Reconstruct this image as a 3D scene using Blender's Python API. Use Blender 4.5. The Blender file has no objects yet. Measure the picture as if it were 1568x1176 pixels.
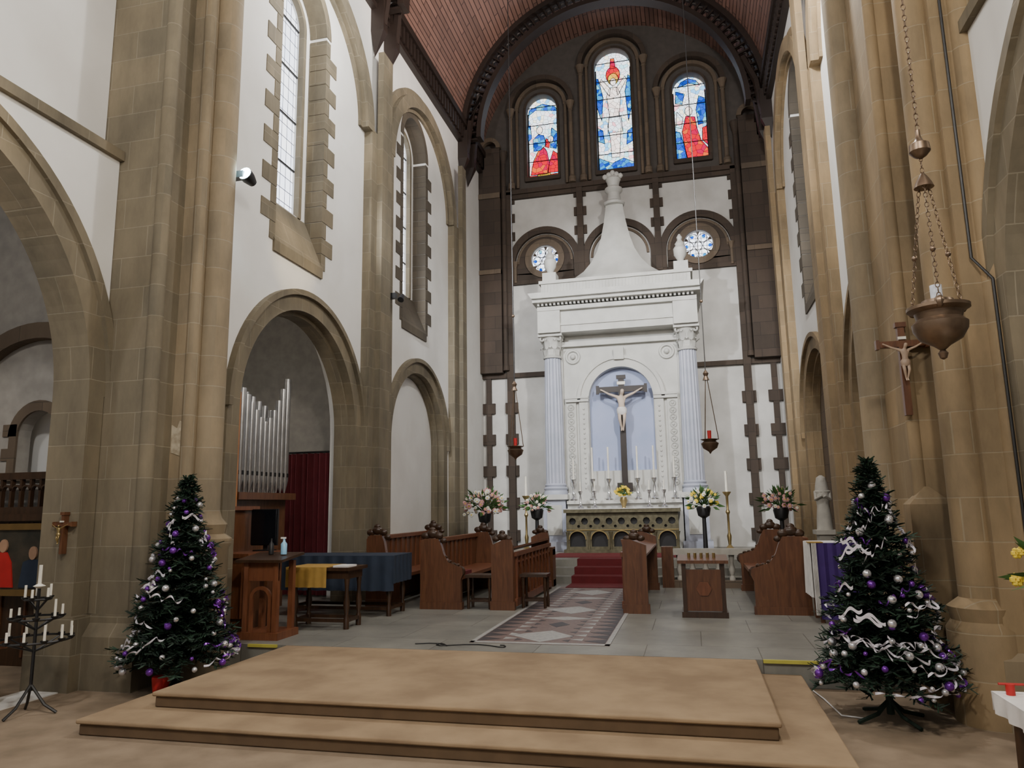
import bpy, bmesh, math, random
from mathutils import Vector, Matrix
random.seed(7)
pi=math.pi; sin=math.sin; cos=math.cos
C=bpy.context.scene.collection
# ---------------------------------------------------------------- materials
def L(c): return (c[0],c[1],c[2],1)
def newmat(name):
    m=bpy.data.materials.new(name); m.use_nodes=True
    nt=m.node_tree; b=nt.nodes['Principled BSDF']; return m,nt,b
def M(name,col,rough=.6,metal=0,col2=None,ns=6,bump=0,emit=0,detail=5):
    m,nt,b=newmat(name)
    if col2 is None: col2=tuple(c*.82 for c in col)
    tc=nt.nodes.new('ShaderNodeTexCoord'); n=nt.nodes.new('ShaderNodeTexNoise')
    n.inputs['Scale'].default_value=ns; n.inputs['Detail'].default_value=detail
    nt.links.new(tc.outputs['Object'],n.inputs['Vector'])
    r=nt.nodes.new('ShaderNodeValToRGB'); r.color_ramp.elements[0].position=.35; r.color_ramp.elements[1].position=.65
    r.color_ramp.elements[0].color=L(col2); r.color_ramp.elements[1].color=L(col)
    nt.links.new(n.outputs['Fac'],r.inputs['Fac']); nt.links.new(r.outputs['Color'],b.inputs['Base Color'])
    b.inputs['Roughness'].default_value=rough; b.inputs['Metallic'].default_value=metal
    if bump:
        bp=nt.nodes.new('ShaderNodeBump'); bp.inputs['Strength'].default_value=bump; bp.inputs['Distance'].default_value=.01
        nt.links.new(n.outputs['Fac'],bp.inputs['Height']); nt.links.new(bp.outputs['Normal'],b.inputs['Normal'])
    if emit:
        nt.links.new(r.outputs['Color'],b.inputs['Emission Color']); b.inputs['Emission Strength'].default_value=emit
    return m
def stone(name,c1,c2,mortar,bw=.62,bh=.34,ms=.006,rough=.8,stain=.35,off=.5):
    m,nt,b=newmat(name)
    tc=nt.nodes.new('ShaderNodeTexCoord'); br=nt.nodes.new('ShaderNodeTexBrick')
    br.inputs['Scale'].default_value=1; br.inputs['Brick Width'].default_value=bw; br.inputs['Row Height'].default_value=bh
    br.inputs['Mortar Size'].default_value=ms; br.inputs['Mortar Smooth'].default_value=.3; br.offset=off
    br.inputs['Color1'].default_value=L(c1); br.inputs['Color2'].default_value=L(c2); br.inputs['Mortar'].default_value=L(mortar)
    nt.links.new(tc.outputs['UV'],br.inputs['Vector'])
    n=nt.nodes.new('ShaderNodeTexNoise'); n.inputs['Scale'].default_value=1.3; n.inputs['Detail'].default_value=8; n.inputs['Roughness'].default_value=.65
    mp=nt.nodes.new('ShaderNodeMapping'); mp.inputs['Scale'].default_value=(1.3,1.3,.45)
    nt.links.new(tc.outputs['Object'],mp.inputs['Vector']); nt.links.new(mp.outputs['Vector'],n.inputs['Vector'])
    r=nt.nodes.new('ShaderNodeValToRGB'); r.color_ramp.elements[0].position=.3; r.color_ramp.elements[1].position=.68
    k=1-stain; r.color_ramp.elements[0].color=(k,k,k*.97,1); r.color_ramp.elements[1].color=(1.1,1.08,1.03,1)
    nt.links.new(n.outputs['Fac'],r.inputs['Fac'])
    mx=nt.nodes.new('ShaderNodeMixRGB'); mx.blend_type='MULTIPLY'; mx.inputs['Fac'].default_value=1
    nt.links.new(br.outputs['Color'],mx.inputs['Color1']); nt.links.new(r.outputs['Color'],mx.inputs['Color2'])
    nt.links.new(mx.outputs['Color'],b.inputs['Base Color']); b.inputs['Roughness'].default_value=rough
    bp=nt.nodes.new('ShaderNodeBump'); bp.inputs['Strength'].default_value=.35; bp.inputs['Distance'].default_value=.01; bp.invert=True
    nt.links.new(br.outputs['Fac'],bp.inputs['Height']); nt.links.new(bp.outputs['Normal'],b.inputs['Normal'])
    return m
def wood(name,c1,c2,rough=.35,sc=3):
    m,nt,b=newmat(name)
    tc=nt.nodes.new('ShaderNodeTexCoord'); mp=nt.nodes.new('ShaderNodeMapping'); mp.inputs['Scale'].default_value=(sc*4,sc*4,sc*.5)
    n=nt.nodes.new('ShaderNodeTexNoise'); n.inputs['Scale'].default_value=2; n.inputs['Detail'].default_value=6; n.inputs['Distortion'].default_value=.8
    nt.links.new(tc.outputs['Object'],mp.inputs['Vector']); nt.links.new(mp.outputs['Vector'],n.inputs['Vector'])
    r=nt.nodes.new('ShaderNodeValToRGB'); r.color_ramp.elements[0].position=.3; r.color_ramp.elements[1].position=.7
    r.color_ramp.elements[0].color=L(c1); r.color_ramp.elements[1].color=L(c2)
    nt.links.new(n.outputs['Fac'],r.inputs['Fac']); nt.links.new(r.outputs['Color'],b.inputs['Base Color']); b.inputs['Roughness'].default_value=rough
    return m
def glass(name,stops,strength,scale,lead=.03):
    m=bpy.data.materials.new(name); m.use_nodes=True; nt=m.node_tree; nt.nodes.clear()
    out=nt.nodes.new('ShaderNodeOutputMaterial'); em=nt.nodes.new('ShaderNodeEmission'); em.inputs['Strength'].default_value=strength
    tc=nt.nodes.new('ShaderNodeTexCoord')
    v=nt.nodes.new('ShaderNodeTexVoronoi'); v.inputs['Scale'].default_value=scale; v.voronoi_dimensions='2D'
    e=nt.nodes.new('ShaderNodeTexVoronoi'); e.inputs['Scale'].default_value=scale; e.feature='DISTANCE_TO_EDGE'; e.voronoi_dimensions='2D'
    nt.links.new(tc.outputs['UV'],v.inputs['Vector']); nt.links.new(tc.outputs['UV'],e.inputs['Vector'])
    s=nt.nodes.new('ShaderNodeSeparateColor'); nt.links.new(v.outputs['Color'],s.inputs['Color'])
    r=nt.nodes.new('ShaderNodeValToRGB'); r.color_ramp.interpolation='CONSTANT'
    r.color_ramp.elements[0].color=L(stops[0][1]); r.color_ramp.elements[0].position=0
    r.color_ramp.elements[1].color=L(stops[1][1]); r.color_ramp.elements[1].position=stops[1][0]
    for p,c in stops[2:]:
        q=r.color_ramp.elements.new(p); q.color=L(c)
    nt.links.new(s.outputs[0],r.inputs['Fac'])
    g=nt.nodes.new('ShaderNodeMath'); g.operation='GREATER_THAN'; g.inputs[1].default_value=lead
    nt.links.new(e.outputs['Distance'],g.inputs[0])
    mx=nt.nodes.new('ShaderNodeMixRGB'); mx.inputs['Color1'].default_value=(.01,.01,.015,1)
    nt.links.new(g.outputs[0],mx.inputs['Fac']); nt.links.new(r.outputs['Color'],mx.inputs['Color2'])
    nt.links.new(mx.outputs['Color'],em.inputs['Color']); nt.links.new(em.outputs[0],out.inputs['Surface'])
    return m
def leaded(name,col,strength):
    m=bpy.data.materials.new(name); m.use_nodes=True; nt=m.node_tree; nt.nodes.clear()
    out=nt.nodes.new('ShaderNodeOutputMaterial'); em=nt.nodes.new('ShaderNodeEmission'); em.inputs['Strength'].default_value=strength
    tc=nt.nodes.new('ShaderNodeTexCoord'); br=nt.nodes.new('ShaderNodeTexBrick'); br.offset=0
    br.inputs['Scale'].default_value=1; br.inputs['Brick Width'].default_value=.145; br.inputs['Row Height'].default_value=.21; br.inputs['Mortar Size'].default_value=.007
    br.inputs['Color1'].default_value=L(col); br.inputs['Color2'].default_value=L((col[0]*.85,col[1]*.9,col[2])); br.inputs['Mortar'].default_value=(.05,.05,.07,1)
    nt.links.new(tc.outputs['UV'],br.inputs['Vector']); nt.links.new(br.outputs['Color'],em.inputs['Color']); nt.links.new(em.outputs[0],out.inputs['Surface'])
    return m

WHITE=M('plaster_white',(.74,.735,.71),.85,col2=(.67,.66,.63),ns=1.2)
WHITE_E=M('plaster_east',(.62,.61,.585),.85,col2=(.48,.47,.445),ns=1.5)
STONE=stone('stone_tan',(.285,.222,.14),(.235,.192,.13),(.31,.27,.20),stain=.5)
STONE_L=stone('stone_grey_tan',(.215,.18,.122),(.17,.147,.105),(.26,.23,.17),stain=.5)
STONE_R=stone('stone_warm',(.32,.232,.13),(.255,.19,.112),(.34,.275,.18),stain=.5)
DARK=stone('stone_dark',(.068,.048,.036),(.046,.033,.025),(.03,.024,.02),stain=.3)
DARKM=stone('stone_dark_mid',(.15,.112,.08),(.115,.087,.064),(.08,.065,.05),stain=.3)  # lighter twin of stone_dark: light on the window shafts put into the colour
QUO=stone('stone_quoin_dark',(.10,.083,.062),(.075,.063,.048),(.06,.05,.04),stain=.3)
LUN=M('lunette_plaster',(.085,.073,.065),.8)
FLOORC=M('carpet_beige',(.29,.22,.15),.95,col2=(.20,.15,.10),ns=3,bump=.3,detail=12)
CARP=M('carpet_tan',(.35,.252,.15),.95,col2=(.24,.168,.10),ns=2.2,bump=.4,detail=14)
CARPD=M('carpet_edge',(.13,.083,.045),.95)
SLAB=stone('floor_slabs',(.25,.25,.23),(.21,.21,.195),(.13,.125,.11),bw=1.1,bh=.9,ms=.006,rough=.42,stain=.35)
REDC=M('red_carpet',(.13,.012,.015),.9)
TIMB=M('timber_black',(.020,.012,.009),.5)
WOOD=wood('wood_brown',(.085,.034,.017),(.155,.066,.03))
WOODD=wood('wood_dark',(.030,.015,.008),(.06,.03,.015))
WOODR=wood('wood_red',(.13,.045,.02),(.20,.075,.035))
ORNG=wood('wood_orange',(.36,.15,.05),(.45,.2,.08))
PLA=M('reredos_white',(.56,.56,.53),.55,col2=(.48,.48,.455),ns=3)
LAV=M('column_lavender',(.44,.46,.55),.45,col2=(.38,.41,.49),ns=3)
NICHE=M('niche_blue',(.38,.43,.62),.7,col2=(.33,.39,.58),ns=2)
CREAM=M('candle_wax',(.85,.82,.72),.5)
GOLD=M('brass_gold',(.45,.34,.15),.35,.85)
OLIVE=M('altar_olive_gold',(.125,.112,.066),.5,.3,col2=(.075,.066,.036),ns=12)
BRONZE=M('bronze',(.23,.165,.115),.38,.75,ns=20)
SILV=M('silver',(.75,.75,.76),.25,.95)
PIPE=M('organ_pipe_metal',(.55,.56,.58),.32,.9)
BLACK=M('black_iron',(.012,.012,.013),.45)
SCR=M('screen_black',(.006,.007,.01),.12)
CURT=M('curtain_red',(.13,.016,.024),.85)
BLUE=M('cloth_blue',(.022,.034,.060),.85)
YELL=M('cloth_yellow',(.42,.26,.06),.85)
PURP=M('cloth_purple',(.05,.018,.15),.8)
CLW=M('cloth_white',(.8,.78,.76),.85)
CORP=M('corpus_painted',(.45,.33,.24),.5)
CORPW=M('corpus_ivory',(.58,.47,.38),.5)
GREEN=M('needles_green',(.018,.05,.026),.7,col2=(.01,.028,.016))
GREEN2=M('needles_dark',(.008,.022,.013),.75)
LEAF=M('leaf_green',(.05,.13,.03),.6)
BPURP=M('bauble_purple',(.20,.04,.42),.15,.6)
BSIL=M('bauble_silver',(.8,.8,.84),.12,.7)
RIB=M('ribbon_white',(.74,.71,.78),.35)
PINKF=M('flower_pink',(.6,.32,.33),.7); WHF=M('flower_white',(.8,.78,.73),.7); YLF=M('flower_yellow',(.8,.6,.06),.7)
REDP=M('red_paint',(.5,.02,.02),.5)
YTAPE=M('tape_yellow',(.5,.46,.08),.6)
PAINT=M('painting_canvas',(.06,.05,.035),.4,col2=(.015,.018,.015),ns=5)
PSKIN=M('painted_skin',(.45,.27,.17),.5)
GILT=M('gilt_frame',(.25,.16,.06),.4,.6)
GREENC=M('poster_green',(.03,.25,.14),.6)
PALEST=M('statue_stone',(.46,.44,.39),.7)
PATCH=M('worn_plaster_patch',(.50,.44,.33),.85,col2=(.30,.25,.17),ns=14)
G_CLR=leaded('leaded_glass',(.95,.97,1.0),3.4)
G_ST=glass('stained_pale',[(0,(.85,.93,1)),(.30,(.45,.85,.95)),(.40,(1,.95,.75)),(.52,(.8,.92,1)),(.70,(.2,.55,.95)),(.78,(.95,.9,.95)),(.93,(.95,.45,.5))],2.6,9,.035)
G_BL=glass('stained_blue',[(0,(.02,.12,.85)),(.4,(.04,.4,.9)),(.7,(.01,.06,.5)),(.88,(.3,.8,.95))],1.5,9)
G_RD=glass('stained_red',[(0,(.9,.01,.03)),(.5,(.7,.0,.08)),(.8,(1,.15,.03))],1.6,8)
G_FL=glass('stained_flesh',[(0,(.98,.86,.78)),(.5,(1,.96,.92)),(.8,(.85,.7,.65))],2.6,7)
G_YE=glass('stained_yellow',[(0,(1,.65,.05)),(.6,(1,.45,.05))],1.7,8)
G_DK=M('glass_lead',(.01,.01,.015),.5)
# ceiling boards
CEIL,nt,b=newmat('ceiling_boards')
tc=nt.nodes.new('ShaderNodeTexCoord'); sp=nt.nodes.new('ShaderNodeSeparateXYZ'); nt.links.new(tc.outputs['Object'],sp.inputs[0])
a1=nt.nodes.new('ShaderNodeMath');a1.operation='ADD';a1.inputs[1].default_value=1.55
a2=nt.nodes.new('ShaderNodeMath');a2.operation='SUBTRACT';a2.inputs[1].default_value=11.2
nt.links.new(sp.outputs['X'],a1.inputs[0]);nt.links.new(sp.outputs['Z'],a2.inputs[0])
at=nt.nodes.new('ShaderNodeMath');at.operation='ARCTAN2';nt.links.new(a2.outputs[0],at.inputs[0]);nt.links.new(a1.outputs[0],at.inputs[1])
cb=nt.nodes.new('ShaderNodeCombineXYZ');nt.links.new(sp.outputs['Y'],cb.inputs[0]);
ml=nt.nodes.new('ShaderNodeMath');ml.operation='MULTIPLY';ml.inputs[1].default_value=3.85;nt.links.new(at.outputs[0],ml.inputs[0]);nt.links.new(ml.outputs[0],cb.inputs[1])
br=nt.nodes.new('ShaderNodeTexBrick');br.inputs['Scale'].default_value=1;br.inputs['Brick Width'].default_value=1.3;br.inputs['Row Height'].default_value=.12;br.inputs['Mortar Size'].default_value=.012
br.inputs['Color1'].default_value=(.25,.14,.11,1);br.inputs['Color2'].default_value=(.16,.092,.073,1);br.inputs['Mortar'].default_value=(.045,.024,.02,1)
nt.links.new(cb.outputs[0],br.inputs['Vector']);nt.links.new(br.outputs['Color'],b.inputs['Base Color']);b.inputs['Roughness'].default_value=.42

# ---------------------------------------------------------------- builder
def mp3(ax,u,v,w):
    return (w,u,v) if ax=='x' else (u,w,v) if ax=='y' else (u,v,w)
class MB:
    def __init__(s): s.v=[];s.f=[];s.m=[];s.mats=[]
    def mi(s,mat):
        if mat not in s.mats: s.mats.append(mat)
        return s.mats.index(mat)
    def add(s,vs,fs,mat,T=None):
        o=len(s.v); i=s.mi(mat)
        if T is not None: vs=[tuple(T@Vector(q)) for q in vs]
        s.v+= [tuple(q) for q in vs]
        for f in fs: s.f.append([o+k for k in f]); s.m.append(i)
    def box(s,x0,x1,y0,y1,z0,z1,mat,T=None):
        x0,x1=min(x0,x1),max(x0,x1); y0,y1=min(y0,y1),max(y0,y1)
        s.add([(x0,y0,z0),(x1,y0,z0),(x1,y1,z0),(x0,y1,z0),(x0,y0,z1),(x1,y0,z1),(x1,y1,z1),(x0,y1,z1)],
          [(0,3,2,1),(4,5,6,7),(0,1,5,4),(1,2,6,5),(2,3,7,6),(3,0,4,7)],mat,T)
    def frust(s,cx,cy,z0,z1,a,b2,c,d,mat):
        s.add([(cx-a,cy-b2,z0),(cx+a,cy-b2,z0),(cx+a,cy+b2,z0),(cx-a,cy+b2,z0),(cx-c,cy-d,z1),(cx+c,cy-d,z1),(cx+c,cy+d,z1),(cx-c,cy+d,z1)],
          [(0,3,2,1),(4,5,6,7),(0,1,5,4),(1,2,6,5),(2,3,7,6),(3,0,4,7)],mat)
    def lathe(s,cx,cy,prof,mat,seg=16,T=None,sy=1):
        vs=[];fs=[]
        for r,z in prof:
            for k in range(seg):
                a=2*pi*k/seg; vs.append((cx+r*cos(a),cy+r*sy*sin(a),z))
        n=len(prof)
        for j in range(n-1):
            for k in range(seg):
                k2=(k+1)%seg; fs.append((j*seg+k,j*seg+k2,(j+1)*seg+k2,(j+1)*seg+k))
        fs.append(tuple(range(seg-1,-1,-1))); fs.append(tuple((n-1)*seg+k for k in range(seg)))
        s.add(vs,fs,mat,T)
    def tube(s,pts,r,mat,seg=6):
        pts=[Vector(p) for p in pts]; n=len(pts); vs=[];fs=[]
        if not isinstance(r,(list,tuple)): r=[r]*n
        for i,p in enumerate(pts):
            d=(pts[min(i+1,n-1)]-pts[max(i-1,0)])
            if d.length<1e-9: d=Vector((0,0,1))
            d.normalize(); up=Vector((0,0,1)) if abs(d.z)<.95 else Vector((1,0,0))
            a=d.cross(up).normalized(); b2=d.cross(a).normalized()
            for k in range(seg):
                t=2*pi*k/seg; vs.append(tuple(p+r[i]*(a*cos(t)+b2*sin(t))))
        for j in range(n-1):
            for k in range(seg):
                k2=(k+1)%seg; fs.append((j*seg+k,j*seg+k2,(j+1)*seg+k2,(j+1)*seg+k))
        fs.append(tuple(range(seg-1,-1,-1))); fs.append(tuple((n-1)*seg+k for k in range(seg)))
        s.add(vs,fs,mat)
    def ball(s,c,r,mat,seg=10,rings=6,sc=(1,1,1)):
        vs=[(c[0],c[1],c[2]-r*sc[2])];fs=[]
        for j in range(1,rings):
            t=-pi/2+pi*j/rings
            for k in range(seg):
                a=2*pi*k/seg; vs.append((c[0]+r*sc[0]*cos(t)*cos(a),c[1]+r*sc[1]*cos(t)*sin(a),c[2]+r*sc[2]*sin(t)))
        vs.append((c[0],c[1],c[2]+r*sc[2])); N=len(vs)-1
        for k in range(seg):
            k2=(k+1)%seg; fs.append((0,1+k2,1+k)); fs.append((N,N-seg+k,N-seg+k2))
            for j in range(rings-2): fs.append((1+j*seg+k,1+j*seg+k2,1+(j+1)*seg+k2,1+(j+1)*seg+k))
        s.add(vs,fs,mat)
    def torus(s,c,R,r,mat,T=None,seg=10,sg=5):
        vs=[];fs=[]
        for i in range(seg):
            a=2*pi*i/seg
            for j in range(sg):
                t=2*pi*j/sg; vs.append(((R+r*cos(t))*cos(a),(R+r*cos(t))*sin(a),r*sin(t)))
        for i in range(seg):
            for j in range(sg):
                i2=(i+1)%seg;j2=(j+1)%sg; fs.append((i*sg+j,i2*sg+j,i2*sg+j2,i*sg+j2))
        TT=Matrix.Translation(c)@(T if T is not None else Matrix.Identity(4))
        s.add(vs,fs,mat,TT)
    def prism(s,poly,ax,w0,w1,mat,T=None):
        n=len(poly); vs=[mp3(ax,u,v,w0) for u,v in poly]+[mp3(ax,u,v,w1) for u,v in poly]
        fs=[tuple(range(n-1,-1,-1)),tuple(range(n,2*n))]
        for k in range(n): k2=(k+1)%n; fs.append((k,k2,n+k2,n+k))
        s.add(vs,fs,mat,T)
    def ring(s,uc,vc,ri,ro,a0,a1,ax,w0,w1,mat,seg=24,su=1):
        vs=[];fs=[]
        for i in range(seg+1):
            a=math.radians(a0+(a1-a0)*i/seg)
            for r in (ri,ro):
                for w in (w0,w1): vs.append(mp3(ax,uc+su*r*cos(a),vc+r*sin(a),w))
        for i in range(seg):
            o=i*4;p=o+4
            fs+=[(o,o+1,p+1,p),(o+2,p+2,p+3,o+3),(o,p,p+2,o+2),(o+1,o+3,p+3,p+1)]
        fs+=[(0,2,3,1),(seg*4,seg*4+1,seg*4+3,seg*4+2)]
        s.add(vs,fs,mat)
    def plate(s,outer,holes,ax,w0,w1,mat):
        cu=bpy.data.curves.new('tmp','CURVE'); cu.dimensions='2D'; cu.fill_mode='BOTH'; cu.extrude=.5
        for pl in [outer]+holes:
            sp=cu.splines.new('POLY'); sp.points.add(len(pl)-1); sp.use_cyclic_u=True
            for i,(u,v) in enumerate(pl): sp.points[i].co=(u,v,0,1)
        ob=bpy.data.objects.new('tmp',cu); C.objects.link(ob)
        me=bpy.data.meshes.new_from_object(ob.evaluated_get(bpy.context.evaluated_depsgraph_get()))
        vs=[mp3(ax,q.co.x,q.co.y,w0+(q.co.z+.5)*(w1-w0)) for q in me.vertices]
        fs=[tuple(p.vertices) for p in me.polygons]
        s.add(vs,fs,mat); bpy.data.objects.remove(ob); bpy.data.curves.remove(cu); bpy.data.meshes.remove(me)
    def finish(s,name,smooth=True,bevel=0):
        me=bpy.data.meshes.new(name); me.from_pydata(s.v,[],s.f)
        for m in s.mats: me.materials.append(m)
        me.polygons.foreach_set('material_index',s.m)
        bm=bmesh.new(); bm.from_mesh(me); bmesh.ops.remove_doubles(bm,verts=bm.verts,dist=1e-5); bmesh.ops.recalc_face_normals(bm,faces=bm.faces)
        uv=bm.loops.layers.uv.new('UVMap')
        for f in bm.faces:
            n=f.normal; a=(abs(n.x),abs(n.y),abs(n.z)); k=a.index(max(a))
            for l in f.loops:
                c=l.vert.co
                l[uv].uv=(c.y,c.z) if k==0 else (c.x,c.z) if k==1 else (c.x,c.y)
        bm.to_mesh(me); bm.free()
        if smooth:
            me.polygons.foreach_set('use_smooth',[True]*len(me.polygons)); me.set_sharp_from_angle(angle=math.radians(38))
        ob=bpy.data.objects.new(name,me); C.objects.link(ob)
        if bevel:
            bv=ob.modifiers.new('bevel','BEVEL'); bv.width=bevel; bv.segments=2; bv.limit_method='ANGLE'
        return ob
def archpoly(uc,hw,v0,vs,n=20,rise=None):
    rise=hw if rise is None else rise
    p=[(uc-hw,v0),(uc+hw,v0)]
    for i in range(n+1):
        a=pi*i/n; p.append((uc+hw*cos(a),vs+rise*sin(a)))
    return p
def circ(uc,vc,r,n=24): return [(uc+r*cos(2*pi*i/n),vc+r*sin(2*pi*i/n)) for i in range(n)]
def skinned(joints,edges,T,mb,mat):
    me=bpy.data.meshes.new('sk'); me.from_pydata([j[0] for j in joints],edges,[])
    ob=bpy.data.objects.new('sk',me); C.objects.link(ob)
    ob.modifiers.new('s','SKIN')
    sv=me.skin_vertices[0].data
    for i,j in enumerate(joints): sv[i].radius=(j[1],j[1]*(j[2] if len(j)>2 else 1)); sv[i].use_root=(i==0)
    ss=ob.modifiers.new('ss','SUBSURF'); ss.levels=2; ss.render_levels=2
    dg=bpy.context.evaluated_depsgraph_get(); dg.update()
    m2=bpy.data.meshes.new_from_object(ob.evaluated_get(dg))
    mb.add([tuple(v.co) for v in m2.vertices],[tuple(p.vertices) for p in m2.polygons],mat,T)
    bpy.data.objects.remove(ob); bpy.data.meshes.remove(me); bpy.data.meshes.remove(m2)

AX=-1.55; PL=.24; SZ=.63
XL=-5.4; XR=2.3; YE=19.0
# ---------------------------------------------------------------- floor
b=MB(); b.box(-12,8,-8,7.5,-.2,0,FLOORC); b.box(-12,8,7.5,21,-.2,PL,SLAB); b.finish('floor')
b=MB()
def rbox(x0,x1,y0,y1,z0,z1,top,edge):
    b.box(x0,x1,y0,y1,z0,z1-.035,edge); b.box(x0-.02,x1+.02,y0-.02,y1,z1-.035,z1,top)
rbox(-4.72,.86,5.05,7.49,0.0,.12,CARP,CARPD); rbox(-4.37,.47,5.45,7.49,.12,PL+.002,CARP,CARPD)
b.finish('carpeted_dais',bevel=.012)
b=MB(); b.box(-4.85,-4.5,7.47,7.5,.215,.245,YTAPE); b.box(.55,1.35,7.47,7.5,.215,.245,YTAPE); b.finish('yellow_edge_tape')
# mosaic strip
PINK=M('mosaic_pink',(.19,.135,.12),.5,col2=(.14,.10,.095),ns=30); MDK=M('mosaic_dark',(.05,.045,.05),.5); MLT=M('mosaic_light',(.38,.38,.36),.5,col2=(.28,.28,.28),ns=20)
b=MB(); x0,x1=-2.45,-.93; ys,ye=7.95,13.45
b.box(x0,x1,ys,ye,PL,PL+.004,PINK)
for xx in (x0,x1-.05): b.box(xx,xx+.05,ys,ye,PL+.004,PL+.006,MLT)
b.box(x0,x1,ys,ys+.08,PL+.004,PL+.006,MLT)
y=ys+.1
while y<ye-.3:
    for q,s in ((x0+.06,1),(x1-.06,-1)):
        b.prism([(q,y),(q+s*.24,y+.13),(q,y+.26)],'z',PL+.004,PL+.006,MDK)
        b.prism([(q+s*.26,y+.13),(q+s*.40,y+.2),(q+s*.26,y+.27)],'z',PL+.004,PL+.006,MLT)
        b.prism([(q+s*.40,y+.06),(q+s*.48,y+.13),(q+s*.40,y+.2)],'z',PL+.004,PL+.0055,MDK)
    y+=.27
y=ys+.5
while y<ye-.4:
    c=(x0+x1)/2
    b.prism([(c-.42,y),(c,y-.4),(c+.3,y),(c,y+.34)],'z',PL+.004,PL+.006,MLT)
    b.prism([(c-.13,y+.8),(c,y+.6),(c+.13,y+.8),(c,y+1.0)],'z',PL+.004,PL+.006,MDK)
    b.prism([(c-.35,y+1.3),(c,y+1.15),(c+.35,y+1.3),(c,y+1.45)],'z',PL+.004,PL+.006,MLT)
    y+=2.1
b.finish('mosaic_floor_strip')
# sanctuary steps
b=MB()
for i in range(3):
    b.box(XL+.01,XR-.01,14.0+i*.38,YE-.01,PL+i*.13,PL+(i+1)*.13,SLAB)
b.finish('sanctuary_steps')
b=MB()
for i in range(3):
    y0=14.0+i*.38; z=PL+(i+1)*.13
    b.box(-2.3,-.8,y0-.012,y0,z-.13,z+.012,REDC); b.box(-2.3,-.8,y0,y0+.38,z,z+.012,REDC)
b.box(-2.3,-.8,13.3,13.99,PL+.006,PL+.015,REDC)
b.finish('red_stair_carpet')
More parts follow.
